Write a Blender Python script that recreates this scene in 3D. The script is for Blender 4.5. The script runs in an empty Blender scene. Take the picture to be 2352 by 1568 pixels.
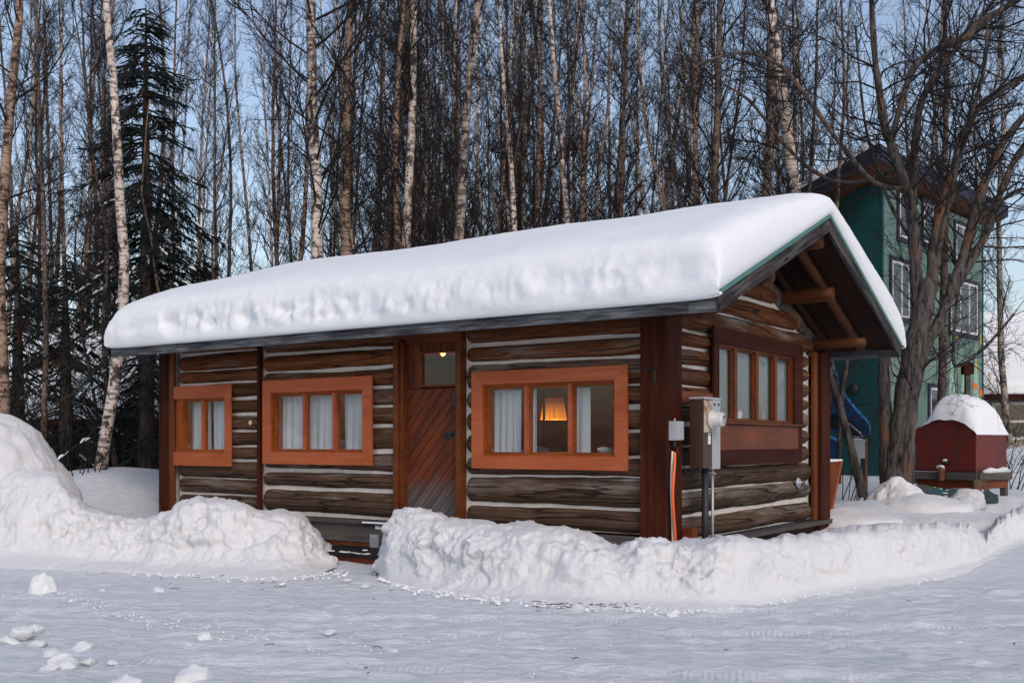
import bpy, math, random
import numpy as np
from mathutils import Vector, Matrix

# ------------------------------------------------------------------ camera, sky, sun, exposure
SC = bpy.context.scene
COL = SC.collection
YAW = math.radians(34.6)
CAM = Vector((4.297, -8.699, 1.28))
DV = Vector((-math.sin(YAW), math.cos(YAW), 0))      # horizontal view direction
RV = Vector((math.cos(YAW), math.sin(YAW), 0))       # to the right of it
cam_data = bpy.data.cameras.new('camera')
cam_data.sensor_width = 36.0
cam_data.lens = 36.86
cam_data.shift_y = 0.0986
cam_data.clip_end = 3000
cam = bpy.data.objects.new('camera', cam_data)
cam.location = CAM
cam.rotation_euler = (math.pi / 2, 0, YAW)
COL.objects.link(cam)
SC.camera = cam

SUN_EL = math.radians(38.0)
SUN_AZ = math.radians(126.0)          # clockwise from +Y
world = bpy.data.worlds.new('World')
SC.world = world
world.use_nodes = True
wn = world.node_tree
sky = wn.nodes.new('ShaderNodeTexSky')
sky.sky_type = 'NISHITA'
sky.sun_disc = False
sky.sun_elevation = SUN_EL
sky.sun_rotation = SUN_AZ
sky.air_density = 1.2
sky.dust_density = 2.1
sky.ozone_density = 1.3
soft = wn.nodes.new('ShaderNodeHueSaturation')       # thin high haze: the whole sky a little greyer
soft.inputs['Saturation'].default_value = 0.86
wn.links.new(sky.outputs[0], soft.inputs['Color'])
tone = wn.nodes.new('ShaderNodeMix'); tone.data_type = 'RGBA'; tone.blend_type = 'MULTIPLY'
tone.inputs[0].default_value = 1.0; tone.inputs[7].default_value = (1.0, .985, 1.02, 1)
wn.links.new(soft.outputs[0], tone.inputs[6])
wn.links.new(tone.outputs[2], wn.nodes['Background'].inputs[0])
wn.nodes['Background'].inputs[1].default_value = 0.15
sun_l = bpy.data.lights.new('sun', 'SUN')
sun_l.energy = 0.8
sun_l.angle = math.radians(20.0)
sun_l.color = (1.0, 0.85, 0.71)
sun = bpy.data.objects.new('sun', sun_l)
sdir = Vector((math.sin(SUN_AZ) * math.cos(SUN_EL), math.cos(SUN_AZ) * math.cos(SUN_EL), math.sin(SUN_EL)))
sun.rotation_euler = (-sdir).to_track_quat('-Z', 'Y').to_euler()
sun.location = sdir * 60
COL.objects.link(sun)
SC.view_settings.view_transform = 'Standard'
SC.view_settings.look = 'None'
SC.view_settings.gamma = 1.0
SC.view_settings.use_curve_mapping = False
SC.view_settings.exposure = 0.18
SC.cycles.max_bounces = 8
SC.cycles.transparent_max_bounces = 16

# ------------------------------------------------------------------ helpers
FPX, CX, HY = 2408.4, 1176.0, 1016.0

def at(u, v, t):
    """world point seen at (u, v) of the survey picture at distance t in front of the lens"""
    p = CAM + DV * t + RV * ((u - CX) / FPX * t)
    return Vector((p.x, p.y, CAM.z - (v - HY) / FPX * t))

def gpt(u, v, z=0.0):
    return at(u, v, (CAM.z - z) * FPX / (v - HY))

def st(p):
    q = Vector((p[0], p[1], 0)) - Vector((CAM.x, CAM.y, 0))
    return q.dot(RV), q.dot(DV)

def hash3(i, j, k, seed):
    h = (i * 374761393 + j * 668265263 + k * 2147483647 + seed * 1274126177) & 0xFFFFFFFF
    h = ((h ^ (h >> 13)) * 1274126177) & 0xFFFFFFFF
    return ((h ^ (h >> 16)) & 0xFFFF) / 65535.0

def vnoise(p, seed=0):
    """value noise, p is (N,3), result about -1..1"""
    p = np.asarray(p, float)
    i = np.floor(p).astype(np.int64)
    f = p - i
    f = f * f * f * (f * (f * 6 - 15) + 10)
    out = 0
    for a in (0, 1):
        wa = f[:, 0] if a else 1 - f[:, 0]
        for b in (0, 1):
            wb = f[:, 1] if b else 1 - f[:, 1]
            for c in (0, 1):
                wc = f[:, 2] if c else 1 - f[:, 2]
                out = out + wa * wb * wc * hash3(i[:, 0] + a, i[:, 1] + b, i[:, 2] + c, seed)
    return out * 2 - 1

def fbm(p, octaves=4, seed=0, gain=0.5):
    p = np.asarray(p, float)
    o, a, s = 0, 1.0, 0.0
    for k in range(octaves):
        o = o + a * vnoise(p * (2 ** k) + 17.3 * k, seed + k)
        s += a
        a *= gain
    return o / s

def cells(p, seed=0):
    """distance to the nearest random point (lumps)"""
    p = np.asarray(p, float)
    i = np.floor(p).astype(np.int64)
    best = np.full(len(p), 9.0)
    for a in (-1, 0, 1):
        for b in (-1, 0, 1):
            for c in (-1, 0, 1):
                q = i + np.array([a, b, c])
                x = q[:, 0] + hash3(q[:, 0], q[:, 1], q[:, 2], seed)
                y = q[:, 1] + hash3(q[:, 0], q[:, 1], q[:, 2], seed + 7)
                z = q[:, 2] + hash3(q[:, 0], q[:, 1], q[:, 2], seed + 13)
                best = np.minimum(best, (x - p[:, 0]) ** 2 + (y - p[:, 1]) ** 2 + (z - p[:, 2]) ** 2)
    return np.sqrt(best)

def blocks(p, seed=0):
    """one random value per irregular cell: broken, stepped faces"""
    p = np.asarray(p, float)
    i = np.floor(p).astype(np.int64)
    best = np.full(len(p), 9.0); val = np.zeros(len(p))
    for a in (-1, 0, 1):
        for b in (-1, 0, 1):
            for c in (-1, 0, 1):
                q = i + np.array([a, b, c])
                d = 0
                for k, sd in enumerate((0, 7, 13)):
                    d = d + (q[:, k] + hash3(q[:, 0], q[:, 1], q[:, 2], seed + sd) - p[:, k]) ** 2
                m = d < best
                best = np.where(m, d, best)
                val = np.where(m, hash3(q[:, 0], q[:, 1], q[:, 2], seed + 29), val)
    return val * 2 - 1

def sstep(a, b, x):
    t = np.clip((x - a) / (b - a), 0, 1)
    return t * t * (3 - 2 * t)

def tag(o, label=None, cat=None, group=None, kind=None):
    if label: o['label'] = label
    if cat: o['category'] = cat
    if group: o['group'] = group
    if kind: o['kind'] = kind
    return o

def empty(name, loc=(0, 0, 0), rz=0.0):
    o = bpy.data.objects.new(name, None)
    o.empty_display_size = 0.2
    o.location = loc
    o.rotation_euler = (0, 0, rz)
    COL.objects.link(o)
    return o

def link(name, me, mat=None, parent=None, color=None, rz=0.0, loc=None, mtx=None):
    if mat and not me.materials: me.materials.append(mat)
    o = bpy.data.objects.new(name, me)
    if parent: o.parent = parent
    if mtx is not None: o.matrix_basis = mtx
    else:
        o.rotation_euler = (0, 0, rz)
        if loc is not None: o.location = loc
    if color: o.color = (*color, 1)
    COL.objects.link(o)
    return o

class MB:
    def __init__(s): s.v, s.f = [], []
    def box(s, x0, x1, y0, y1, z0, z1):
        b = len(s.v)
        s.v += [(x0, y0, z0), (x1, y0, z0), (x1, y1, z0), (x0, y1, z0), (x0, y0, z1), (x1, y0, z1), (x1, y1, z1), (x0, y1, z1)]
        s.f += [tuple(b + i for i in q) for q in ((0, 3, 2, 1), (4, 5, 6, 7), (0, 1, 5, 4), (1, 2, 6, 5), (2, 3, 7, 6), (3, 0, 4, 7))]
        return s
    def tube(s, path, rad, n=8, caps=True):
        """tapered tube along a polyline"""
        b = len(s.v)
        P = [Vector(p) for p in path]
        m = len(P)
        ref = Vector((0.31, 0.87, 0.38))
        for k in range(m):
            d = (P[min(k + 1, m - 1)] - P[max(k - 1, 0)])
            d = d.normalized() if d.length > 1e-9 else Vector((0, 0, 1))
            if abs(d.dot(ref)) > 0.95: ref = Vector((0.9, -0.2, 0.3))
            x = d.cross(ref).normalized()
            y = d.cross(x)
            r = rad[k] if hasattr(rad, '__len__') else rad
            for j in range(n):
                a = 2 * math.pi * j / n
                q = P[k] + x * (r * math.cos(a)) + y * (r * math.sin(a))
                s.v.append((q.x, q.y, q.z))
        for k in range(m - 1):
            for j in range(n):
                j2 = (j + 1) % n
                s.f.append((b + k * n + j, b + k * n + j2, b + (k + 1) * n + j2, b + (k + 1) * n + j))
        if caps:
            s.f.append(tuple(b + j for j in range(n))[::-1])
            s.f.append(tuple(b + (m - 1) * n + j for j in range(n)))
        return s
    def prism(s, pts, y0, y1):
        """outline in x,z pushed from y0 to y1"""
        b, n = len(s.v), len(pts)
        s.v += [(x, y0, z) for x, z in pts] + [(x, y1, z) for x, z in pts]
        s.f.append(tuple(range(b, b + n)))
        s.f.append(tuple(range(b + 2 * n - 1, b + n - 1, -1)))
        for j in range(n):
            k = (j + 1) % n
            s.f.append((b + j, b + n + j, b + n + k, b + k))
        return s
    def lathe(s, prof, n=16, axis='z', o=(0, 0, 0)):
        b = len(s.v)
        for r, h in prof:
            for j in range(n):
                a = 2 * math.pi * j / n
                c, d = r * math.cos(a), r * math.sin(a)
                q = (c, d, h) if axis == 'z' else (h, c, d)
                s.v.append((q[0] + o[0], q[1] + o[1], q[2] + o[2]))
        for k in range(len(prof) - 1):
            for j in range(n):
                j2 = (j + 1) % n
                s.f.append((b + k * n + j, b + k * n + j2, b + (k + 1) * n + j2, b + (k + 1) * n + j))
        s.f.append(tuple(b + j for j in range(n))[::-1])
        s.f.append(tuple(b + (len(prof) - 1) * n + j for j in range(n)))
        return s
    def mesh(s, name, smooth=False):
        me = bpy.data.meshes.new(name)
        me.from_pydata(s.v, [], s.f)
        if smooth: me.polygons.foreach_set('use_smooth', [True] * len(me.polygons))
        me.update()
        return me
    def build(s, name, mat, parent=None, smooth=False, **k):
        return link(name, s.mesh(name, smooth), mat, parent, **k)

def grid_mesh(name, V, nu, nv, smooth=True, wrap=False):
    """V is (nu*nv,3) laid out row by row"""
    me = bpy.data.meshes.new(name)
    I = np.arange(nu * nv).reshape(nu, nv)
    if wrap: I = np.hstack([I, I[:, :1]])
    F = np.stack([I[:-1, :-1], I[1:, :-1], I[1:, 1:], I[:-1, 1:]], -1).reshape(-1, 4)
    me.vertices.add(len(V)); me.vertices.foreach_set('co', np.asarray(V, np.float32).ravel())
    me.loops.add(F.size); me.loops.foreach_set('vertex_index', F.astype(np.int32).ravel())
    me.polygons.add(len(F))
    me.polygons.foreach_set('loop_start', np.arange(0, F.size, 4, dtype=np.int32))
    me.polygons.foreach_set('loop_total', np.full(len(F), 4, np.int32))
    if smooth: me.polygons.foreach_set('use_smooth', np.ones(len(F), bool))
    me.update(); me.validate()
    return me

def normals_of(V, nu, nv):
    G = V.reshape(nu, nv, 3)
    n = np.cross(np.gradient(G, axis=0), np.gradient(G, axis=1)).reshape(-1, 3)
    return n / (np.linalg.norm(n, axis=1, keepdims=True) + 1e-12)

def board(name, parent, mat, p0, p1, w, th, face=(0, -1, 0), color=None, warp=0.0):
    """a plank from p0 to p1 (centre line), w wide, th thick, its broad side towards face; grain runs along local x"""
    p0, p1 = Vector(p0), Vector(p1)
    X = (p1 - p0); L = X.length; X.normalize()
    Y = -Vector(face); Y = (Y - X * Y.dot(X)).normalized()
    Z = X.cross(Y)
    c = min(0.004, th * .2, w * .1)
    a, b = w / 2, th / 2
    out = [(-b, -a + c), (-b + c, -a), (b - c, -a), (b, -a + c), (b, a - c), (b - c, a), (-b + c, a), (-b, a - c)]
    m = MB()
    nseg = max(1, int(L / .5)) if warp else 1
    for k in range(nseg + 1):
        x = L * k / nseg
        dz = warp * math.sin(x * 2.3 + p0.z * 5) if warp else 0
        m.v += [(x, y, z + dz) for y, z in out]
    for k in range(nseg):
        for j in range(8):
            j2 = (j + 1) % 8
            m.f.append((k * 8 + j, k * 8 + j2, k * 8 + 8 + j2, k * 8 + 8 + j))
    m.f.append(tuple(range(8))); m.f.append(tuple(range(nseg * 8 + 7, nseg * 8 - 1, -1)))
    M = Matrix((X, Y, Z)).transposed().to_4x4(); M.translation = p0
    return m.build(name, mat, parent, mtx=M, color=color)

# ------------------------------------------------------------------ materials
class Mat:
    def __init__(s, name, rough=.7, spec=.3):
        s.m = bpy.data.materials.new(name); s.m.use_nodes = True
        s.nt = s.m.node_tree; s.b = s.nt.nodes['Principled BSDF']
        s.b.inputs['Roughness'].default_value = rough
        s.b.inputs['Specular IOR Level'].default_value = spec
    def n(s, t, *ins, **props):
        n = s.nt.nodes.new('ShaderNode' + t)
        for k, v in props.items(): setattr(n, k, v)
        for k, v in ins:
            if isinstance(v, bpy.types.NodeSocket): s.nt.links.new(v, n.inputs[k])
            else: n.inputs[k].default_value = v
        return n
    def coords(s, scale=(1, 1, 1), out='Object', rand=True, rot=(0, 0, 0)):
        tc = s.n('TexCoord').outputs[out]
        if rand:
            oi = s.n('ObjectInfo').outputs['Random']
            sc = s.n('Math', (0, oi), (1, 53.0), operation='MULTIPLY').outputs[0]
            tc = s.n('VectorMath', (0, tc), (1, sc), operation='ADD').outputs[0]
        return s.n('Mapping', ('Vector', tc), ('Scale', scale), ('Rotation', rot)).outputs[0]
    def noise(s, vec, scale=5, detail=4, rough=.55, dist=0):
        return s.n('TexNoise', ('Vector', vec), ('Scale', scale), ('Detail', detail), ('Roughness', rough), ('Distortion', dist)).outputs[0]
    def ramp(s, fac, *stops):
        r = s.n('ValToRGB', ('Fac', fac))
        e = r.color_ramp.elements
        while len(e) < len(stops): e.new(.5)
        for q, (p, c) in zip(e, stops):
            q.position = p
            q.color = (c, c, c, 1) if not hasattr(c, '__len__') else (*c, 1)
        return r.outputs[0]
    def mix(s, f, a, b, blend='MIX'):
        n = s.nt.nodes.new('ShaderNodeMix'); n.data_type = 'RGBA'; n.blend_type = blend
        for k, v in ((0, f), (6, a), (7, b)):
            if isinstance(v, bpy.types.NodeSocket): s.nt.links.new(v, n.inputs[k])
            else: n.inputs[k].default_value = v if k == 0 else ((*v, 1) if len(v) == 3 else v)
        return n.outputs[2]
    def math(s, op, a, b=0.0):
        return s.n('Math', (0, a), (1, b), operation=op).outputs[0]
    def color(s, c):
        if isinstance(c, bpy.types.NodeSocket): s.nt.links.new(c, s.b.inputs['Base Color'])
        else: s.b.inputs['Base Color'].default_value = (*c, 1)
        return s
    def bump(s, h, strength=.4, dist=.01, prev=None):
        ins = [('Height', h), ('Strength', strength), ('Distance', dist)]
        if prev is not None: ins.append(('Normal', prev))
        o = s.n('Bump', *ins).outputs[0]
        s.nt.links.new(o, s.b.inputs['Normal'])
        return o
    def rough(s, v):
        s.nt.links.new(v, s.b.inputs['Roughness']); return s
    def objcol(s):
        return s.n('ObjectInfo').outputs['Color']

def snow_mat(name, base=(.78, .795, .815), tint=(.73, .755, .79), bump=.5):
    m = Mat(name, .62, .2)
    v = m.coords(rand=False)
    n1 = m.noise(v, 3.0, 5); n2 = m.noise(v, 22, 8, .66); n3 = m.noise(v, 90, 4, .7)
    m.color(m.mix(n1, base, tint))
    h = m.math('ADD', m.math('MULTIPLY', n2, .75), m.math('MULTIPLY', n3, .3))
    m.bump(h, bump, .03)
    m.b.inputs['Subsurface Weight'].default_value = 0.0
    return m.m

M_SNOW = snow_mat('snow', (.70, .70, .705), (.62, .63, .65), bump=.7)
M_SOFT = snow_mat('smooth_snow', bump=.36)
M_CLOD = snow_mat('snow_clod', (.86, .87, .885), (.78, .80, .83), bump=.6)

def packed_mat():
    m = Mat('packed_snow', .5, .4)
    v = m.coords(rand=False, rot=(0, 0, -YAW))
    vs = m.n('Mapping', ('Vector', v), ('Scale', (1.5, 6.5, 1)), ('Rotation', (0, 0, .08))).outputs[0]
    streak = m.noise(vs, 2.6, 10, .72, .4)
    blot = m.noise(v, .9, 5, .6)
    fine = m.noise(vs, 7.0, 7, .78)
    grit = m.noise(v, 70, 3, .7)
    mask = m.math('ADD', m.math('MULTIPLY', streak, .65), m.math('MULTIPLY', blot, .35))
    c = m.mix(m.ramp(mask, (.38, 0), (.62, 1)), (.60, .65, .71), (.82, .835, .86))
    c = m.mix(m.ramp(fine, (.40, .6), (.53, 0)), c, (.56, .61, .68))
    c = m.mix(m.ramp(fine, (.55, 0), (.66, .8)), c, (.90, .905, .92))
    sp = m.math('MULTIPLY', m.ramp(grit, (.66, 0), (.74, 1)), m.ramp(blot, (.5, 0), (.66, 1)))
    c = m.mix(m.math('MULTIPLY', sp, .35), c, (.16, .15, .14))
    wv = m.n('Mapping', ('Vector', v), ('Rotation', (0, 0, .22))).outputs[0]
    wave = m.n('TexWave', ('Vector', wv), ('Scale', 8.5), ('Distortion', 3.5), ('Detail', 3), ('Detail Scale', 2.0)).outputs[1]
    rut = m.n('Attribute', attribute_name='rut').outputs['Fac']
    rut = m.math('MULTIPLY', rut, m.ramp(m.noise(v, 1.6, 5, .6), (.42, 0), (.58, 1)))
    tread = m.math('MULTIPLY', wave, rut)
    c = m.mix(m.math('MULTIPLY', rut, .30), c, (.60, .645, .70))
    c = m.mix(m.math('MULTIPLY', tread, .40), c, (.88, .89, .91))
    m.color(c)
    m.rough(m.ramp(mask, (.38, .34), (.58, .7)))
    h = m.math('ADD', m.math('ADD', m.math('MULTIPLY', streak, 1.3), m.math('MULTIPLY', fine, .8)), m.math('ADD', m.math('MULTIPLY', tread, .30), m.math('MULTIPLY', grit, .12)))
    m.bump(h, .8, .04)
    return m.m
M_PACKED = packed_mat()

def log_mat():
    m = Mat('weathered_log', .7, .12)
    v = m.coords((1, 6, 6))
    fine = m.noise(m.coords((2.2, 52, 52)), 1.0, 7, .7)
    broad = m.noise(v, .8, 5, .62, .15)
    oc = m.objcol()
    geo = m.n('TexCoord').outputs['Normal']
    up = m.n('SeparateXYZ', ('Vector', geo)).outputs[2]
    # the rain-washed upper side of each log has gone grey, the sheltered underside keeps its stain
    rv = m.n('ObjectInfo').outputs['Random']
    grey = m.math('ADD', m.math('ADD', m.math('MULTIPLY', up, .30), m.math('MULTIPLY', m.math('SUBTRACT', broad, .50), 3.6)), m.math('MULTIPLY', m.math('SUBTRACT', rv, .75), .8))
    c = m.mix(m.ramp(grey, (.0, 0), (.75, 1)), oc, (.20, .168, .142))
    c = m.mix(m.ramp(fine, (.34, .7), (.54, 0)), c, (.020, .012, .008))
    c = m.mix(m.ramp(fine, (.56, 0), (.70, .5)), c, (.26, .20, .15))
    knot = m.n('TexVoronoi', ('Vector', m.coords((1.3, 5, 5))), ('Scale', 1.0)).outputs[0]
    c = m.mix(m.ramp(knot, (.05, .85), (.14, 0)), c, (.02, .011, .008))
    ck = m.noise(m.coords((.42, 8.5, 8.5)), 1.0, 2, .45, .0)
    crack = m.ramp(m.math('ABSOLUTE', m.math('SUBTRACT', ck, .5)), (.004, 1), (.016, 0))
    c = m.mix(m.math('MULTIPLY', crack, .85), c, (.012, .008, .006))
    m.color(c)
    h = m.math('SUBTRACT', m.math('MULTIPLY', fine, .6), crack)
    m.bump(h, 1.0, .012)
    return m.m
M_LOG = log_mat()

def wood(name, a, b, rough=.55, dark=.55, sc=(1.2, 26, 26), spec=.12, bump=.3, usecol=False):
    m = Mat(name, rough, spec)
    f = m.noise(m.coords(sc), 1.0, 6, .62, .35)
    g = m.noise(m.coords((.9, 3, 3)), 1.3, 4, .55)
    c = m.mix(m.ramp(g, (.35, 0), (.68, 1)), m.objcol() if usecol else a, b)
    c = m.mix(m.ramp(f, (.28, dark), (.6, 0)), c, tuple(x * .25 for x in a))
    m.color(c)
    m.bump(f, bump, .004)
    return m.m
M_POST = wood('dark_red_stain', (.070, .017, .008), (.028, .008, .005), .6, .8, spec=.05)
M_TRIM = wood('orange_paint', (.34, .080, .030), (.42, .12, .052), .6, .32, (1.0, 30, 30), bump=.25)
M_SASH = wood('orange_varnish', (.30, .075, .015), (.20, .045, .010), .4, .5)
M_JAMB = wood('brown_varnish', (.16, .045, .014), (.10, .028, .010), .45, .55)
def old_board(name, light, dark):
    m = Mat(name, .85, .05)
    f = m.noise(m.coords((1.6, 60, 60)), 1.0, 6, .7)
    b = m.noise(m.coords((1.1, 7, 7)), 1.4, 6, .7, .3)
    k = m.n('TexVoronoi', ('Vector', m.coords((1.6, 7, 7))), ('Scale', 1.0)).outputs[0]
    c = m.mix(m.ramp(b, (.36, 0), (.64, 1)), dark, light)
    c = m.mix(m.ramp(f, (.36, .9), (.56, 0)), c, tuple(x * .3 for x in dark))
    c = m.mix(m.ramp(k, (.05, .9), (.12, 0)), c, (.01, .01, .01))
    m.color(c); m.bump(f, .8, .006)
    return m.m
M_FASCIA = old_board('grey_weathered_board', (.23, .235, .25), (.045, .047, .055))
M_BARGE = old_board('charcoal_barge_board', (.105, .098, .096), (.022, .021, .023))
M_SKIRT = wood('grey_old_board', (.13, .115, .105), (.06, .055, .052), .75, .7)
M_PEEL = wood('peeled_log', (.13, .048, .018), (.06, .021, .010), .5, .6)
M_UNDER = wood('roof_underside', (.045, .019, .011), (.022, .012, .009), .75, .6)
M_FRAME = wood('dark_brown_trim', (.055, .015, .009), (.028, .009, .006), .6, .6, spec=.05)
M_PANEL = wood('red_brown_panel', (.20, .05, .018), (.085, .024, .012), .38, .6, (1.5, 9, 9))
M_TIMBER = wood('raw_timber', (.20, .11, .055), (.11, .065, .04), .7, .6)
M_DECK = wood('black_step_board', (.018, .018, .02), (.012, .012, .014), .5, .3)

def door_mat():
    m = Mat('door_plank', .5, .15)
    f = m.noise(m.coords((1.6, 22, 22)), 1.0, 6, .62, .4)
    z = m.n('SeparateXYZ', ('Vector', m.n('NewGeometry').outputs['Position'])).outputs[2]
    g = m.noise(m.coords((1.2, 4, 4)), 1.6, 4)
    # splash wear: the varnish has gone from the foot of the door
    wear = m.math('ADD', m.math('MULTIPLY', m.math('SUBTRACT', .98, z), 1.7), m.math('MULTIPLY', m.math('SUBTRACT', g, .5), 1.1))
    c = m.mix(m.ramp(g, (.32, 0), (.68, 1)), (.17, .038, .010), (.085, .021, .009))
    c = m.mix(m.ramp(wear, (.05, 0), (.6, 1)), c, (.12, .115, .115))
    c = m.mix(m.ramp(f, (.28, .7), (.6, 0)), c, (.018, .009, .006))
    m.color(c); m.bump(f, .35, .004)
    return m.m
M_DOOR = door_mat()

def plain(name, c, rough=.5, spec=.4, metal=0.0, var=.25, scale=9, bump=.0):
    m = Mat(name, rough, spec)
    n = m.noise(m.coords(), scale, 5, .6)
    m.color(m.mix(m.ramp(n, (.3, 0), (.7, 1)), c, tuple(x * (1 - var) for x in c)))
    m.b.inputs['Metallic'].default_value = metal
    if bump: m.bump(n, bump, .01)
    return m.m
M_CHINK = plain('mortar', (.60, .56, .515), .85, .1, var=.22, scale=14, bump=.5)
M_GREENMETAL = plain('green_roof_metal', (.05, .17, .14), .45, .5)
M_GREYBOX = plain('grey_paint', (.36, .38, .40), .5, .4, var=.12)
M_WHITEBOX = plain('pale_plastic', (.55, .55, .53), .4, .4, var=.1)
M_BROWNBOX = plain('brown_enamel', (.055, .022, .014), .42, .45, var=.3)
M_BLACK = plain('black_pipe', (.022, .025, .030), .55, .4, var=.4)
M_IRON = plain('black_iron', (.012, .013, .016), .5, .5)
M_ORANGE = plain('orange_cable', (.75, .12, .025), .45, .4, var=.1)
M_GALV = plain('galvanised_metal', (.38, .42, .46), .4, .5, .4)
M_PAPER = plain('white_card', (.72, .72, .70), .7, .2, var=.06)
M_INK = plain('blue_ink', (.02, .10, .45), .6, .2)
M_INNER = plain('interior_wood', (.15, .042, .018), .7, .1, var=.6, scale=4)
M_MATTE = plain('matt_black', (.004, .004, .004), .95, .0)
M_BLIND = plain('blue_grey_blind', (.17, .205, .235), .8, .15, var=.06, scale=2)
M_TWIG = plain('dark_twig', (.024, .019, .019), .8, .2)
M_DARKGAP = plain('dark_board_backing', (.02, .016, .014), .9, .1)  # near-black backing board that shows in the joints between the door planks

def rust_mat():
    m = Mat('rusty_plate', .7, .3)
    n = m.noise(m.coords(), 14, 8, .7)
    m.color(m.mix(m.ramp(n, (.42, 0), (.58, 1)), (.24, .11, .055), (.45, .40, .34)))
    m.bump(n, .4, .004)
    return m.m
M_RUST = rust_mat()

def tank_mat():
    m = Mat('red_tank_paint', .5, .4)
    v = m.coords((1, 1, .55), rand=False)
    n = m.noise(v, 2.6, 7, .66); f = m.noise(v, 14, 6, .7)
    drip = m.noise(m.coords((9, 9, .8), rand=False), 1.0, 4, .6)
    c = m.mix(m.ramp(n, (.38, 0), (.66, 1)), (.15, .015, .011), (.075, .014, .011))
    c = m.mix(m.ramp(m.math('MULTIPLY', f, drip), (.24, 0), (.36, .85)), c, (.06, .027, .016))
    m.color(c); m.bump(f, .25, .006)
    return m.m
M_TANK = tank_mat()

def glass_mat():
    m = bpy.data.materials.new('window_glass'); m.use_nodes = True
    nt = m.node_tree; nt.nodes.clear()
    o = nt.nodes.new('ShaderNodeOutputMaterial'); mx = nt.nodes.new('ShaderNodeMixShader')
    tr = nt.nodes.new('ShaderNodeBsdfTransparent'); gl = nt.nodes.new('ShaderNodeBsdfGlossy')
    lw = nt.nodes.new('ShaderNodeLayerWeight'); pw = nt.nodes.new('ShaderNodeMath'); fr = nt.nodes.new('ShaderNodeMath'); tc = nt.nodes.new('ShaderNodeTexCoord')
    lw.inputs[0].default_value = .5
    pw.operation = 'POWER'; pw.inputs[1].default_value = 5.0; nt.links.new(lw.outputs['Facing'], pw.inputs[0])
    fr.operation = 'MULTIPLY_ADD'; fr.inputs[1].default_value = .90; fr.inputs[2].default_value = .09; nt.links.new(pw.outputs[0], fr.inputs[0])
    no = nt.nodes.new('ShaderNodeTexNoise'); bp = nt.nodes.new('ShaderNodeBump')
    no.inputs['Scale'].default_value = 2.5
    bp.inputs['Strength'].default_value = .12; bp.inputs['Distance'].default_value = .02
    nt.links.new(tc.outputs['Object'], no.inputs['Vector']); nt.links.new(no.outputs[0], bp.inputs['Height'])
    nt.links.new(bp.outputs[0], gl.inputs['Normal'])
    tr.inputs[0].default_value = (.93, .95, .95, 1)
    gl.inputs['Roughness'].default_value = .015
    nt.links.new(fr.outputs[0], mx.inputs[0]); nt.links.new(tr.outputs[0], mx.inputs[1]); nt.links.new(gl.outputs[0], mx.inputs[2])
    nt.links.new(mx.outputs[0], o.inputs[0])
    return m
M_GLASS = glass_mat()

def cloth_mat():
    m = Mat('white_curtain', .85, .1)
    n = m.noise(m.coords((6, 6, 1)), 1.5, 4)
    m.color(m.mix(n, (.58, .615, .655), (.44, .48, .53)))
    return m.m
M_CURTAIN = cloth_mat()

def birch_mat():
    m = Mat('birch_bark', .75, .25)
    oc = m.objcol()
    len1 = m.noise(m.coords((4.0, 4.0, 20)), 1.0, 4, .7)
    patch = m.noise(m.coords((6, 6, 5.0)), 1.0, 6, .7, .8)
    tone = m.noise(m.coords((1.5, 1.5, .5)), 1.0, 3)
    c = m.mix(m.ramp(tone, (.32, 0), (.68, 1)), oc, m.mix(.6, oc, (.27, .18, .13)))
    c = m.mix(m.ramp(len1, (.50, 0), (.58, .8)), c, (.05, .035, .03))
    c = m.mix(m.ramp(patch, (.515, 0), (.57, .95)), c, (.026, .019, .017))
    m.color(c); m.bump(m.math('SUBTRACT', len1, patch), .5, .012)
    return m.m
M_BIRCH = birch_mat()

def bark_mat():
    m = Mat('rough_grey_bark', .85, .2)
    f = m.noise(m.coords((16, 16, 3.2)), 1.0, 7, .7, .6)
    g = m.noise(m.coords((1.8, 1.8, .8)), 1.3, 4)
    c = m.mix(m.ramp(f, (.38, 1), (.58, 0)), (.105, .09, .083), (.011, .009, .009))
    c = m.mix(m.math('MULTIPLY', m.ramp(g, (.56, 0), (.64, 1)), .6), c, (.19, .085, .04))
    m.color(c); m.bump(f, .9, .03)
    return m.m
M_BARK = bark_mat()
M_NEEDLE = plain('spruce_needles', (.012, .022, .017), .7, .25, var=.5, scale=3)

# ------------------------------------------------------------------ ground
rnd = random.Random(11)

def ground_h(S, T):
    """height of the snow in yard axes: S to the right, T away from the road"""
    S = np.asarray(S, float); T = np.asarray(T, float)
    h = 0.05 * np.clip(T - 10.0, 0, 18)
    h = h + .60 * np.exp(-((S + 6.1) / 1.9) ** 2 - ((T - 16.0) / 1.7) ** 2)
    h = h + .16 * np.exp(-((S + 5.9) / .8) ** 2 - ((T - 14.6) / .8) ** 2)
    h = h + .12 * np.exp(-((S + 5.0) / 1.3) ** 2 - ((T - 13.0) / 1.0) ** 2)
    h = h + .75 * np.exp(-((S - 11.6) / 2.6) ** 2 - ((T - 21.5) / 1.6) ** 2)
    h = h + .25 * np.exp(-((S - 4.9) / 1.1) ** 2 - ((T - 14.4) / 1.0) ** 2)
    h = h + .14 * np.exp(-((S - 6.0) / .55) ** 2 - ((T - 14.3) / .4) ** 2)
    return h

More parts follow.
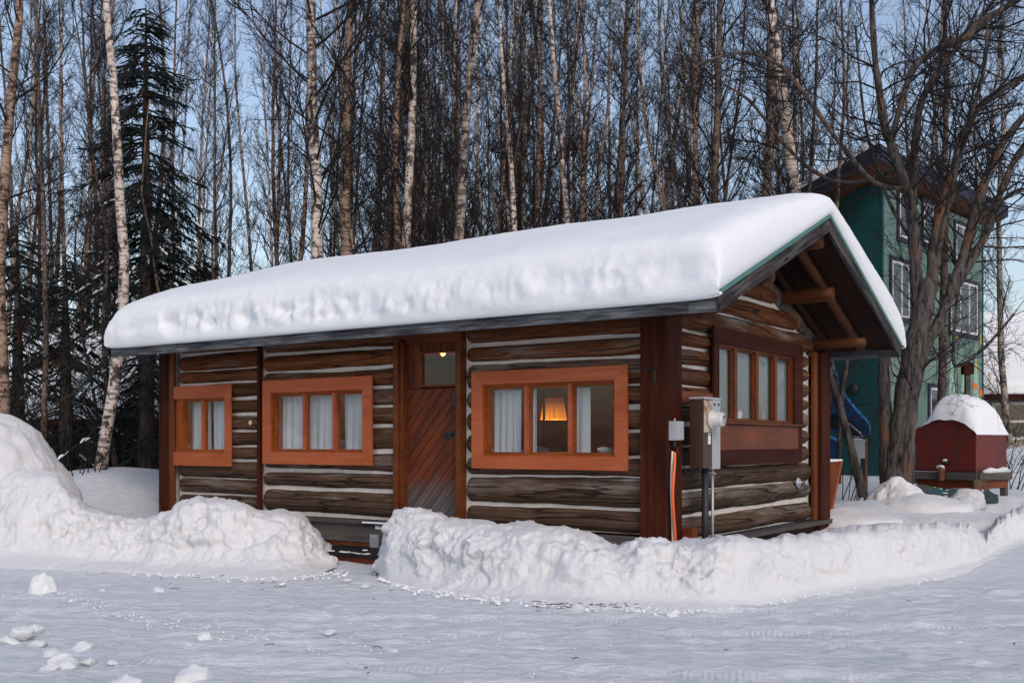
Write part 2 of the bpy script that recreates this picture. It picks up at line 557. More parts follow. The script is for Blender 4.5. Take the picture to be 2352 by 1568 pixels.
def axis(*segs):
    out = []
    for a, b, st_ in segs:
        out += list(np.arange(a, b, st_))
    return np.array(out + [segs[-1][1]])
SA = axis((-500, -60, 55), (-60, -10, 2.0), (-10, -6.6, .25), (-6.6, 6.6, .04), (6.6, 12, .25), (12, 60, 2.0), (60, 500, 55))
TA = axis((-60, 0, 6), (0, 5, .4), (5, 9.4, .028), (9.4, 12.5, .05), (12.5, 26, .25), (26, 60, 2), (60, 900, 60))
SS, TT = np.meshgrid(SA, TA, indexing='ij')
s_, t_ = SS.ravel(), TT.ravel()
hz = ground_h(s_, t_)
near = np.exp(-np.clip(t_ - 9, 0, 99) / 3.0) * (np.abs(s_) < 9)
p2 = np.stack([s_ * .55, t_ * 2.4 + s_ * .25, s_ * 0], 1)
rut_m = np.zeros(len(s_))
for t0, a, b, wd, dp in ((6.35, .10, -.010, .13, .022), (6.9, .06, .012, .12, .02), (7.55, -.05, .006, .13, .024), (8.05, -.09, .010, .12, .02), (8.75, .03, -.004, .14, .018), (5.9, -.12, .0, .12, .02)):
    q = (t_ - (t0 + a * s_ + b * s_ * s_ + .05 * np.sin(s_ * .9 + t0 * 5))) / wd
    brk = sstep(-.5, .2, fbm(np.stack([s_ * .35 + t0 * 9, t_ * .2, s_ * 0], 1), 2, 31))
    rut_m = np.maximum(rut_m, near * brk * np.exp(-(q / .95) ** 4))
    hz = hz + near * brk * dp * .9 * (-np.exp(-q * q) + .75 * np.exp(-(np.abs(q) - 1.5) ** 2 * 3))
p3 = np.stack([s_ * 7, t_ * 13, s_ * 0], 1)
hz = hz + near * .011 * np.tanh(3 * fbm(p3, 3, 44, .6))
hz = hz + near * (.026 * fbm(p2, 3, 3) + .015 * fbm(np.stack([s_ * 5, t_ * 9, s_ * 0], 1), 3, 9))
hz = hz + .06 * fbm(np.stack([s_ * .5, t_ * .5, s_ * 0], 1), 3, 21) * sstep(11.5, 13, t_)
wx = CAM.x + RV.x * s_ + DV.x * t_
wy = CAM.y + RV.y * s_ + DV.y * t_
ground = link('ground', grid_mesh('ground', np.stack([wx, wy, hz], 1), len(SA), len(TA)), M_PACKED)
ra = ground.data.attributes.new('rut', 'FLOAT', 'POINT'); ra.data.foreach_set('value', rut_m.astype(np.float32))
tag(ground, 'packed snow yard and snowy ground around the log cabin', kind='structure')

def gz(x, y):
    s, t = st((x, y))
    return float(ground_h(s, t))

# ------------------------------------------------------------------ snow banks
def bank(name, rows, label, step=.016, lumps=1.0, seed=1, mat=M_SNOW, face_n=64, top=.35, back=.9, cut=None):
    """rows: (u, v of the foot, v of the crest, width from foot to crest, lift of the foot)"""
    foot, crest = [], []
    lum = []
    for u, vf, vc, w, lift, *lu in rows:
        lum.append(lu[0] if lu else 1.0)
        f = gpt(u, vf, lift)
        for _ in range(4): f = gpt(u, vf, lift + gz(f.x, f.y))
        t = st(f)[1] + w
        foot.append(f); crest.append(at(u, vc, t))
    foot = np.array(foot); crest = np.array(crest)
    L = np.r_[0, np.cumsum(np.linalg.norm(np.diff(foot, axis=0), axis=1))]
    n = int(L[-1] / step)
    q = np.linspace(0, L[-1], n)
    def rs(A):
        B = np.stack([np.interp(q, L, A[:, k]) for k in range(3)], 1)
        k = np.ones(5) / 5
        return np.stack([np.convolve(np.pad(B[:, c], 2, 'edge'), k, 'valid') for c in range(3)], 1)
    F, Cc = rs(foot), rs(crest)
    LU = np.interp(q, L, lum)
    q2 = np.stack([q * 3.1, q * 0 + seed, q * 0], 1)
    Cc[:, 2] += .020 * lumps * fbm(q2, 3, seed) + .012 * lumps * fbm(q2 * 3.3, 2, seed + 5) + .005 * lumps
    dirh = Cc - F; dirh[:, 2] = 0
    dl = np.linalg.norm(dirh, axis=1, keepdims=True)
    dirh /= dl
    H = (Cc[:, 2] - F[:, 2])[:, None]
    # profile: (share of the foot-to-crest run, share of the height), then metres past the crest
    pr = np.array([(-.55, -.08), (-.34, -.005), (-.14, .045), (.05, .10), (.16, .22), (.24, .38), (.31, .55), (.40, .73), (.55, .89), (.75, .97), (1.0, 1.0)])
    s0 = np.linspace(0, 1, face_n)
    pu = np.interp(s0, np.linspace(0, 1, len(pr)), pr[:, 0]); pv = np.interp(s0, np.linspace(0, 1, len(pr)), pr[:, 1])
    k = np.ones(7) / 7
    pu = np.convolve(np.pad(pu, 3, 'edge'), k, 'valid'); pv = np.convolve(np.pad(pv, 3, 'edge'), k, 'valid')
    bk = [(top * .25, -.02), (top * .5, -.03), (top * .75, -.05), (top, -.08), (top + back * .35, -.35), (top + back * .7, -.75), (top + back, -1.15)]
    rowsP = []
    for a, b in zip(pu, pv):
        rowsP.append(F + dirh * dl * a + np.array([0, 0, 1]) * H * b)
    for a, b in bk:
        P = Cc + dirh * a
        P[:, 2] = Cc[:, 2] + b * np.maximum(H[:, 0], .1)
        rowsP.append(P)
    V = np.stack(rowsP, 1).reshape(-1, 3)
    nv = len(rowsP)
    N = normals_of(V, n, nv)
    if np.mean(N[:, 2]) < 0: N = -N
    sc = np.tile(np.r_[np.clip(pv * 1.8, .15, 1) * (1 - .5 * sstep(.75, 1.0, pv)), np.full(len(bk), .45)], n)
    big = .085 * fbm(V * 1.9, 3, seed + 2) + .03 * fbm(V * 5, 2, seed + 12)
    bl = .034 * (1 - 1.1 * cells(V * np.array([5.5, 5.5, 4.6]), seed + 3)) - .005
    sm = .014 * (1 - 1.5 * cells(V * 13, seed + 4))
    fn = .016 * fbm(V * 17, 4, seed + 6, .62) + .010 * fbm(V * np.array([22, 22, 3.0]), 2, seed + 9)
    ledge = .022 * np.tanh(6 * fbm(V * np.array([1.2, 1.2, 4.0]), 2, seed + 8))
    lumps = np.repeat(LU * lumps, nv)
    Vw = V + .05 * np.stack([fbm(V * 6, 2, seed + 20), fbm(V * 6 + 9, 2, seed + 21), fbm(V * 6 + 19, 2, seed + 22)], 1)
    brk = .050 * blocks(Vw * np.array([3.4, 3.4, 4.6]), seed + 30) + .024 * blocks(Vw * 8.0, seed + 31) + .009 * blocks(Vw * 19, seed + 35)
    bl = bl * .6 + brk * (.35 + .65 * sstep(-.3, .25, fbm(V * 1.3, 2, seed + 33)))
    V = V + N * ((big + (bl + sm + ledge) * lumps + fn * (.45 + .55 * lumps)) * sc)[:, None]
    o = link(name, grid_mesh(name, V, n, nv), mat)
    return tag(o, label, kind='structure')

bank('snow_bank', [
    (-260, 1282, 1095, .9, .0), (-120, 1285, 1090, .9, .0), (0, 1290, 1092, .9, 0), (70, 1292, 1085, .9, 0), (120, 1293, 1088, .85, 0), (140, 1294, 1098, .85, 0), (160, 1295, 1132, .8, 0),
    (200, 1296, 1160, .75, 0), (260, 1298, 1180, .7, 0), (330, 1303, 1186, .7, 0), (390, 1308, 1168, .75, 0), (415, 1310, 1152, .8, 0), (450, 1312, 1148, .8, 0),
    (520, 1316, 1150, .85, 0), (560, 1319, 1160, .85, 0), (590, 1322, 1170, .9, 0), (640, 1322, 1172, 1.0, 0), (690, 1316, 1186, 1.0, 0), (725, 1308, 1220, .85, 0), (748, 1302, 1258, .6, 0), (775, 1297, 1293, .4, 0)],
    'chunky ploughed snow bank in front of the left end of the cabin', seed=5, lumps=1.15)
bank('snow_bank', [
    (868, 1318, 1316, .25, 0), (880, 1330, 1262, .45, 0), (893, 1336, 1196, .6, 0), (915, 1341, 1178, .75, 0), (950, 1347, 1174, .8, 0), (1000, 1354, 1184, .8, 0), (1040, 1360, 1197, .8, 0), (1100, 1368, 1200, .8, 0),
    (1160, 1373, 1206, .8, 0), (1210, 1378, 1207, .8, 0), (1290, 1385, 1216, .75, 0), (1345, 1389, 1227, .7, 0), (1385, 1390, 1246, .65, 0), (1415, 1391, 1262, .62, 0),
    (1435, 1391, 1250, .62, 0), (1460, 1392, 1240, .65, 0), (1560, 1396, 1241, .65, 0), (1640, 1399, 1238, .55, 0, .9), (1700, 1394, 1233, .5, 0, .35), (1760, 1384, 1241, .5, 0, .35), (1850, 1368, 1226, .55, 0, .35), (1920, 1356, 1215, .6, 0, .35), (2000, 1346, 1208, .65, 0, .35), (2100, 1332, 1205, .7, 0, .35),
    (2180, 1313, 1202, .75, 0, .35), (2225, 1300, 1208, .7, 0, .35), (2245, 1292, 1226, .6, 0, .35), (2262, 1284, 1234, .55, 0, .35), (2290, 1268, 1196, .8, 0, .35), (2330, 1250, 1172, .9, 0, .35), (2380, 1238, 1150, 1.0, 0, .35), (2480, 1222, 1120, 1.0, 0, .35), (2600, 1212, 1110, 1, 0, .35)],
    'long snow bank from the door round the cabin corner to the driveway', seed=23, lumps=1.15, top=.55)

def mound(name, c, rx, ry, h, label, seed, n=90, power=2.2, rot=0.0, lump=1.0, mat=M_SNOW, z0=None, kind='structure', cat=None):
    g = np.linspace(-1, 1, n)
    A, B = np.meshgrid(g, g, indexing='ij')
    # concentric map so that the outline is round
    R = np.maximum(np.abs(A), np.abs(B)); ang = np.arctan2(B, A)
    X, Y = R * np.cos(ang), R * np.sin(ang)
    Z = h * np.clip(1 - R ** power, 0, 1) ** .8 - .12 * (R > .985)
    X2 = X * rx * math.cos(rot) - Y * ry * math.sin(rot); Y2 = X * rx * math.sin(rot) + Y * ry * math.cos(rot)
    V = np.stack([c[0] + X2.ravel(), c[1] + Y2.ravel(), (c[2] if z0 is None else z0) + Z.ravel()], 1)
    N = normals_of(V, n, n)
    if np.mean(N[:, 2]) < 0: N = -N
    V = V + N * (lump * (.10 * fbm(V * 1.6, 3, seed) + .05 * (1 - cells(V * 3.4, seed + 1)) + .015 * fbm(V * 12, 3, seed + 2)) * min(1, h))[:, None]
    return tag(link(name, grid_mesh(name, V, n, n), mat), label, cat=cat, kind=kind)

pm = at(-60, 1200, 12.4)
mound('snow_pile', (pm.x, pm.y, -.05), 1.35, 1.25, 1.66, 'tall rounded snow pile at the far left behind the bank', 7, power=3.0)

# ------------------------------------------------------------------ cabin
X0, X1 = -7.24, 0.0
ROOF_L, ROOF_R = -7.60, .77
RID_Y, RID_Z, EAVE_Z, EY0, EY1 = 2.27, 3.67, 2.53, -.60, 5.14
PITCH = (RID_Z - EAVE_Z) / (RID_Y - EY0)
cabin = tag(empty('log_cabin', (0, 0, 0)), 'low log cabin with orange framed windows and a thick snow covered roof', 'cabin')
G90 = math.pi / 2

def log_mesh(L, hh, seed, dd=.098, n=14, m=None, round0=False, round1=False, taper=0.0, y0=.112):
    r = random.Random(seed)
    m = m or max(3, int(L / .06))
    xs = [L * k / m for k in range(m + 1)]
    if round1: xs = [x for x in xs if x < L - .07] + [L - .07, L - .035, L - .012, L]
    if round0: xs = [0, .012, .035, .07] + [x for x in xs if x > .08]
    xa = np.array(xs)
    q = np.stack([xa * 1.1 + seed * 3.7, xa * 0 + seed, xa * 0], 1)
    rad = 1 + .08 * fbm(q, 3, seed % 97) + .05 * fbm(q * 4.1, 3, seed % 61) + taper * (xa / L - .5)
    dz = .016 * fbm(q * .8 + 9, 3, 5 + seed % 89)
    mb = MB()
    for k, x in enumerate(xs):
        e = 1.0
        for flag, dist in ((round0, x), (round1, L - x)):
            if flag and dist < .07: e = min(e, .40 + .60 * math.sqrt(max(0, 1 - (1 - dist / .07) ** 2)))
        for j in range(n):
            a = 2 * math.pi * j / n
            w = 1 + .03 * math.sin(3 * a + seed) + .02 * math.sin(5 * a + x * 2 + seed)
            mb.v.append((x, y0 - dd * math.cos(a) * rad[k] * e * w, math.sin(a) * hh * rad[k] * e * w + dz[k]))
    for k in range(len(xs) - 1):
        for j in range(n):
            j2 = (j + 1) % n
            mb.f.append((k * n + j, k * n + j2, k * n + n + j2, k * n + n + j))
    mb.f.append(tuple(range(n))); mb.f.append(tuple(range(len(xs) * n - 1, len(xs) * n - n - 1, -1)))
    return mb.mesh('log', True)

LOGN = [0]
def log_tone(z, r):
    k = np.clip((z - .9) / 1.3, 0, 1)
    a = np.array((.085, .050, .032)) * (1 - k) + np.array((.150, .048, .015)) * k
    return tuple(a * r.uniform(.65, 1.15))

def put_log(a0, a1, z0, z1, rz=0.0, gap=.04, r0=False, r1=False, tone=None, slope=0.0):
    LOGN[0] += 1
    r = random.Random(LOGN[0] * 7)
    hh = (z1 - z0 - gap * r.uniform(.35, 1.25)) / 2 / .90
    me = log_mesh(a1 - a0, hh, LOGN[0] * 5 + 3, round0=r0, round1=r1, taper=r.uniform(-.05, .05))
    zc = (z0 + z1) / 2
    loc = (a0, 0, zc) if rz == 0 else (0, a0, zc)
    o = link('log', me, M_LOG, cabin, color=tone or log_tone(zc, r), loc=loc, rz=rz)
    if a1 - a0 > 1: o.rotation_euler.y = r.uniform(-.006, .006)
    return o

def wall_panel(a0, a1, z0, z1, hole, rz, y0=.075, y1=.16, name='chinking', mat=M_CHINK):
    m = MB()
    if hole:
        h0, h1, k0, k1 = hole
        for b in ((a0, h0, z0, z1), (h1, a1, z0, z1), (h0, h1, z0, k0), (h0, h1, k1, z1)):
            if b[1] - b[0] > .005 and b[3] - b[2] > .005: m.box(b[0], b[1], y0, y1, b[2], b[3])
    else: m.box(a0, a1, y0, y1, z0, z1)
    return m.build(name, mat, cabin, rz=rz)

def section(a0, a1, seams, hole, rz=0.0, r0=False, r1=False, jr0=False, jr1=False):
    seams = [z + (rnd.uniform(-.012, .012) if 0 < i < len(seams) - 1 else 0) for i, z in enumerate(seams)]
    for z0, z1 in zip(seams[:-1], seams[1:]):
        if hole and z1 > hole[2] + .03 and z0 < hole[3] - .065:
            put_log(a0, hole[0] - .015, z0, z1, rz, r0=r0, r1=jr0)
            put_log(hole[1] + .015, a1, z0, z1, rz, r0=jr1, r1=r1)
        else:
            put_log(a0, a1, z0, z1, rz, r0=r0, r1=r1)

W1 = (-6.87, -6.01, 1.16, 1.84); W2 = (-5.19, -3.71, 1.17, 1.87); W3 = (-2.05, -.51, 1.15, 1.87); WG = (1.15, 3.34, 1.22, 2.28)
section(-6.99, -5.46, [.43, .635, .835, 1.045, 1.24, 1.42, 1.62, 1.825, 2.025, 2.185, 2.40, 2.56], W1, r0=True)
section(-5.40, -3.27, [.44, .744, .955, 1.19, 1.47, 1.67, 1.907, 2.11, 2.326, 2.54], W2, r0=True, r1=True)
section(-2.32, -.20, [.42, .65, .937, 1.154, 1.39, 1.616, 1.845, 2.10, 2.304, 2.54], W3, r0=True)
wall_panel(-7.0, -5.44, .42, 2.56, W1, 0)
wall_panel(-5.42, -3.24, .42, 2.56, W2, 0)
wall_panel(-2.335, -.02, .42, 2.56, W3, 0)
GS = [.33, .57, .82, 1.045, 1.25, 1.455, 1.65, 1.826, 2.02, 2.19, 2.37]
for z0, z1 in zip(GS[:-1], GS[1:]):
    if z1 > WG[2] - .10 and z0 < WG[3] - .02 and z0 > 1.0:
        put_log(.27, WG[0] - .02, z0, z1, G90)
        put_log(WG[1] + .18, 4.05, z0, z1, G90, r1=True)
    else:
        put_log(.27, 4.10, z0, z1, G90, r1=True)
wall_panel(.10, 4.14, .33, 2.40, WG, G90)
# gable end above the wall plate
def rake(y): return 3.21 - .33 * abs(y - 2.2)
zz = 2.37
for zt in (2.60, 2.83, 3.06):
    e = (3.21 - (zz + zt) / 2) / .33
    a0, a1 = max(.02, 2.2 - e + .05), min(4.35, 2.2 + e - .05)
    put_log(a0, a1, zz, zt, G90, r0=True, r1=True)
    zz = zt
MB().prism([(.05, 2.36), (4.32, 2.36), (4.32, 2.50), (2.2, 3.22), (.05, 2.50)], .075, .16).build('chinking', M_CHINK, cabin, rz=G90)
for sgn in (-1, 1):      # bark-covered rafter log lying on the gable wall
    p0 = (-.12, 2.2 + sgn * .05, rake(2.2) + .02); p1 = (-.12, 2.2 + sgn * 2.15, rake(4.35) + .02)
    path = [Vector(p0).lerp(Vector(p1), k / 10) for k in range(11)]
    MB().tube(path, [.11 + .012 * math.sin(k * 2.1) for k in range(11)], 10).build('gable_rafter', M_BARK, cabin, True)
# left and rear walls, plain logs on mortar
MB().box(X0 + .02, X0 + .14, .05, 4.4, .35, 2.6).build('end_wall', M_CHINK, cabin)
for k in range(10):
    LOGN[0] += 1
    me = log_mesh(4.1, .10, LOGN[0] * 5)
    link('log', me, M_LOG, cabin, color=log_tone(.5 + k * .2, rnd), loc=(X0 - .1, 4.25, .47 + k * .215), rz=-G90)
MB().box(X0 + .14, -.1, 4.20, 4.34, .35, 2.6).build('rear_wall', M_INNER, cabin)
MB().box(X0 + .14, -.165, .17, 4.19, .36, .42).build('floor', M_INNER, cabin)
MB().box(X0 + .15, -.17, .17, 4.19, 2.42, 2.46).build('ceiling', M_INNER, cabin)
MB().box(-5.47, -5.41, .18, 4.19, .42, 2.42).build('partition', M_INNER, cabin)

# trim posts and boards
def bx(name, mat, x0, x1, y0, y1, z0, z1, parent=cabin, color=None, face=(0, -1, 0), vertical=True):
    if vertical: return board(name, parent, mat, ((x0 + x1) / 2, (y0 + y1) / 2, z0), ((x0 + x1) / 2, (y0 + y1) / 2, z1), abs(x1 - x0) if abs(face[1]) > .5 else abs(y1 - y0), abs(y1 - y0) if abs(face[1]) > .5 else abs(x1 - x0), face, color)
    return board(name, parent, mat, (x0, (y0 + y1) / 2, (z0 + z1) / 2), (x1, (y0 + y1) / 2, (z0 + z1) / 2), abs(z1 - z0), abs(y1 - y0), face, color)
bx('corner_board', M_POST, -.235, .034, -.045, -.005, .20, 2.46)
bx('corner_board', M_POST, -.006, .034, -.004, .285, .20, 2.48, face=(1, 0, 0))
bx('corner_board', M_POST, X0 + .0, X0 + .135, -.045, .0, .20, 2.44)
bx('corner_board', M_JAMB, X0 + .14, X0 + .245, -.03, .01, .20, 2.44)
bx('corner_board', M_POST, X0 - .04, X0 + .0, -.045, .25, .20, 2.44, face=(-1, 0, 0))
bx('divider_strip', M_POST, -5.455, -5.405, -.006, .05, .40, 2.44)
bx('corner_board', M_JAMB, -.03, .012, 4.09, 4.24, .32, 2.40, face=(1, 0, 0))
bx('corner_board', M_POST, -.03, .05, 4.245, 4.60, .32, 2.40, face=(1, 0, 0))
# sill beam, ledge and skirting
board('sill_board', cabin, M_SKIRT, (-6.98, .02, .39), (-3.27, .02, .39), .045, .12, (0, -1, 0))
board('skirt_board', cabin, M_SKIRT, (-6.98, .03, .265), (-2.9, .03, .265), .20, .05)
board('skirt_board', cabin, M_PANEL, (-6.5, .035, .07), (-2.5, .035, .07), .185, .04)
board('skirt_board', cabin, M_SKIRT, (-2.9, .03, .28), (-.02, .03, .28), .24, .05)
board('ledge_board', cabin, M_SKIRT, (.02, .20, .305), (.02, 4.86, .285), .05, .14, (1, 0, 0))
board('skirt_board', cabin, M_FRAME, (-.02, .2, .16), (-.02, 4.2, .15), .24, .05, (1, 0, 0))
board('skirt_board', cabin, M_POST, (.02, 4.2, .15), (.02, 4.84, .15), .24, .05, (1, 0, 0))
board('block', cabin, M_PANEL, (.06, .34, .41), (.06, .46, .41), .13, .10, (1, 0, 0))
board('ledge_block', cabin, M_PANEL, (.0, .28, 1.71), (.0, 1.02, 1.715), .11, .05, (1, 0, 0))

# ------------------------------------------------------------------ windows
def pane_q(x0, x1, y, z0, z1):
    m = MB(); m.v = [(x0, y, z0), (x1, y, z0), (x1, y, z1), (x0, y, z1)]; m.f = [(0, 1, 2, 3)]
    return m

def window(hole, outer, divs, trim, sash, rz=0.0, name='window', no_left=False, depth=.15, bar=.035, stile=.032):
    a0, a1, k0, k1 = hole
    o0, o1, l0, l1 = outer
    w = MB()
    e = .022
    for b in ((a0, a0 + e, k0, k1), (a1 - e, a1, k0, k1), (a0 + e, a1 - e, k0, k0 + e), (a0 + e, a1 - e, k1 - e, k1)):
        w.box(b[0], b[1], -.006, depth, b[2], b[3])
    win = w.build(name, sash, cabin, rz=rz)
    q = [([(o0, l1), (o1, l1), (a1, k1), (a0 if not no_left else o0, k1)]), ([(o1, l1), (o1, l0), (a1, k0), (a1, k1)]),
         ([(o1, l0), (o0, l0), (a0 if not no_left else o0, k0), (a1, k0)])]
    if not no_left: q.append([(o0, l0), (o0, l1), (a0, k1), (a0, k0)])
    for p in q:
        cx = sum(x for x, z in p) / 4; cz = sum(z for x, z in p) / 4
        p2 = [(cx + (x - cx) * .9985, cz + (z - cz) * .9985) for x, z in p]
        MB().prism(p2, -.034, -.008).build('trim_board', trim, win)
    xs = [a0 + e] + divs + [a1 - e]
    for i, x in enumerate(divs):
        MB().box(x - bar / 2, x + bar / 2, -.012, .018, k0 + e, k1 - e).build('mullion', trim if trim is M_TRIM else sash, win)
    for x0, x1 in zip(xs[:-1], xs[1:]):
        x0 += bar / 2 if x0 != xs[0] else 0; x1 -= bar / 2 if x1 != xs[-1] else 0
        s = MB()
        for b in ((x0, x0 + stile, k0 + e, k1 - e), (x1 - .018, x1, k0 + e, k1 - e), (x0 + stile, x1 - .018, k0 + e, k0 + e + .012), (x0 + stile, x1 - .018, k1 - e - .022, k1 - e)):
            s.box(b[0], b[1], .020, .046, b[2], b[3])
        s.build('sash', sash, win)
        pane_q(x0 + stile - .004, x1 - .014, .034, k0 + e + .006, k1 - e - .016).build('pane', M_GLASS, win)
    return win
window(W1, (-6.99, -5.895, .985, 2.0), [-6.46], M_TRIM, M_SASH, no_left=True)
bx('side_board', M_SASH, -6.99, -6.872, .0, .06, 1.162, 1.838)
window(W2, (-5.325, -3.57, 1.025, 2.02), [-4.65, -4.17], M_TRIM, M_SASH)
window(W3, (-2.19, -.375, 1.015, 2.005), [-1.53, -1.02], M_TRIM, M_SASH)
# gable window: dark casing, four tall lights over a red-brown panel
wg = (1.15, 3.34, 1.50, 2.28)
gw = window(wg, (1.02, 3.62, 1.47, 2.44), [1.63, 2.225, 2.785], M_FRAME, M_JAMB, rz=G90, bar=.07, stile=.03)
MB().box(1.02, 3.64, -.02, .04, 1.045, 1.20).build('apron_board', M_FRAME, gw)
MB().box(1.02, 1.14, -.02, .04, 1.20, 1.47).build('apron_board', M_FRAME, gw)
MB().box(3.50, 3.64, -.02, .04, 1.20, 1.47).build('apron_board', M_FRAME, gw)
pb = board('panel_board', gw, M_PANEL, (1.142, -.005, 1.335), (3.498, -.005, 1.335), .265, .03)
board('window_sill', gw, M_JAMB, (1.05, -.03, 1.482), (3.5, -.03, 1.482), .022, .07)

def curtain(x0, x1, z0, z1, y, label, rz=0.0, folds=9, amp=.018, seed=0, mat=None):
    n = max(12, int((x1 - x0) / .012)); r = random.Random(seed)
    ph = [r.uniform(0, 6) for _ in range(3)]
    V = []
    for i in range(n):
        x = x0 + (x1 - x0) * i / (n - 1)
        for k in range(8):
            z = z0 + (z1 - z0) * k / 7
            fl = 1 - .35 * k / 7
            dy = amp * fl * (math.sin((x - x0) * folds * 6.28 / (x1 - x0) + ph[0] + .4 * math.sin(z * 2)) + .4 * math.sin((x - x0) * folds * 10 + ph[1]))
            V.append((x, y + dy, z))
    o = link('curtain', grid_mesh('curtain', np.array(V), n, 8), mat or M_CURTAIN, rz=rz)
    mod = o.modifiers.new('thick', 'SOLIDIFY'); mod.thickness = .003
    return tag(o, label, 'curtain')
curtain(-6.95, -6.52, 1.05, 1.98, .17, 'white curtain at the left side of the two-pane window', folds=5, seed=1)
curtain(-6.44, -5.95, 1.05, 1.98, .17, 'white curtain behind the right pane of the two-pane window', folds=5, seed=2)
curtain(-5.26, -4.30, 1.05, 1.98, .17, 'wide white curtain behind the left panes of the middle orange window', folds=9, seed=3)
curtain(-4.20, -3.72, 1.05, 1.98, .19, 'white curtain strip in the right pane of the middle orange window', folds=4, seed=4)
curtain(-2.22, -1.70, 1.02, 1.98, .17, 'white curtain gathered at the left of the lamp window', folds=6, seed=5)
curtain(-1.66, -1.53, 1.02, 1.98, .19, 'narrow white curtain strip beside the glowing lamp', folds=2, amp=.012, seed=6)
curtain(-1.16, -.90, 1.02, 1.98, .18, 'narrow white curtain strip in the right pane of the lamp window', folds=2, amp=.012, seed=7)
for k, (a, b, w) in enumerate(((1.10, 1.63, 'first'), (1.635, 2.222, 'second'), (2.227, 2.782, 'third'), (2.787, 3.38, 'fourth'))):
    o = MB().box(a, b, .062, .068, 1.46, 2.34).build('window_blind', M_BLIND, rz=G90)
    tag(o, 'blue grey blind behind the %s pane of the gable window from the corner' % w, 'blind')
# small things on the gable window ledge
for y, wd, h, c, nm, lab in ((2.52, .10, .11, (.35, .25, .2), 'picture_card', 'small picture card propped on the gable window ledge'), (1.86, .13, .10, (.6, .62, .64), 'paper_bag', 'crumpled white paper on the gable window ledge')):
    r_ = random.Random(int(y * 10)); n = 7
    outl = [(y - wd / 2, 1.525), (y + wd / 2, 1.525), (y + wd * .46, 1.525 + h * .8), (y + wd * .1, 1.525 + h), (y - wd * .2, 1.525 + h * .7), (y - wd * .45, 1.525 + h * .5)]
    tag(MB().prism(outl, .044, .056).build(nm, plain(nm, c, .7), rz=G90), lab, 'card' if 'card' in nm else 'paper')
o = MB().lathe([(.02, 0), (.05, .01), (.075, .04), (.07, .06), (.03, .075)], 18).build('white_bowl', M_WHITEBOX, None, True, loc=(-.78, .26, 1.165))
tag(o, 'white bowl on the sill of the lamp window', 'bowl')
o = MB().box(-2.0, -.55, .20, .34, 1.13, 1.16).build('inner_sill', M_INNER, cabin)

# ------------------------------------------------------------------ door
dj = MB()
for b in ((-3.26, -3.19, .42, 2.40), (-3.185, -3.14, .42, 2.36), (-2.40, -2.335, .42, 2.40)):
    dj.box(b[0], b[1], -.03 if b[0] < -3.2 or b[0] > -3 else .0, .16, b[2], b[3])
dj.box(-3.26, -2.335, -.032, .16, 2.401, 2.47).box(-3.135, -2.405, .03, .17, 2.352, 2.40)
dframe = dj.build('door_frame', M_JAMB, cabin)
DX0, DX1, DZ0, DZ1, DY = -3.135, -2.405, .44, 2.35, .07
door = MB().box(DX0, DX1, DY + .022, DY + .05, DZ0, 1.86)
door.box(DX0, -2.96, DY + .022, DY + .05, 1.86, DZ1).box(-2.96, DX1, DY + .022, DY + .05, 2.25, DZ1)
door = door.build('door', M_DARKGAP, cabin)
def clip_poly(poly, x0, x1, z0, z1):
    def cut(P, inside, inter):
        out = []
        for i in range(len(P)):
            a, b = P[i - 1], P[i]
            if inside(b):
                if not inside(a): out.append(inter(a, b))
                out.append(b)
            elif inside(a): out.append(inter(a, b))
        return out
    for ax, lim, sg in ((0, x0, 1), (0, x1, -1), (1, z0, 1), (1, z1, -1)):
        poly = cut(poly, lambda p: sg * (p[ax] - lim) >= 0, lambda a, b: tuple(a[k] + (b[k] - a[k]) * ((lim - a[ax]) / (b[ax] - a[ax])) for k in (0, 1)))
        if not poly: return []
    return poly
ca, sa = math.cos(math.radians(49)), math.sin(math.radians(49))
PW = .098
for k in range(-1, 18):      # diagonal planks rise to the right
    off = (k + .5) * PW
    base = (DX0 + sa * off, 1.855 - ca * off)
    pl = [(base[0] - 2.2 * ca, base[1] - 2.2 * sa), (base[0] + 2.2 * ca, base[1] + 2.2 * sa)]
    nx, nz = -sa * (PW / 2 - .0035), ca * (PW / 2 - .0035)
    q = [(pl[0][0] - nx, pl[0][1] - nz), (pl[1][0] - nx, pl[1][1] - nz), (pl[1][0] + nx, pl[1][1] + nz), (pl[0][0] + nx, pl[0][1] + nz)]
    q = clip_poly(q, DX0, DX1, DZ0, 1.855)
    if len(q) < 3: continue
    # local x along the plank for the grain
    o2 = Vector((base[0], DY, base[1]))
    M = Matrix(((ca, 0, -sa), (0, 1, 0), (sa, 0, ca))).to_4x4(); M.translation = o2
    lp = [((x - base[0]) * ca + (z - base[1]) * sa, -(x - base[0]) * sa + (z - base[1]) * ca) for x, z in q]
    MB().prism(lp, 0, .02).build('plank', M_DOOR, door, mtx=M)
for x0, x1, z0, z1 in [(DX0, -3.055, 1.86, DZ1), (-3.05, -2.965, 1.86, DZ1)] + [(-2.955 + k * .092, -2.955 + k * .092 + .086, 2.26, DZ1) for k in range(6)]:
    board('plank', door, M_DOOR, ((x0 + x1) / 2, DY + .01, z0), ((x0 + x1) / 2, DY + .01, z1), x1 - x0, .02)
fr = MB()
for b in ((-2.962, -2.925, 1.875, 2.25), (-2.435, DX1, 1.875, 2.25), (-2.925, -2.435, 1.875, 1.895), (-2.925, -2.435, 2.235, 2.25)):
    fr.box(b[0], b[1], DY - .012, DY + .03, b[2], b[3])
fr.build('glazing_bead', M_JAMB, door)
pane_q(-2.93, -2.43, DY + .012, 1.89, 2.24).build('pane', M_GLASS, door)
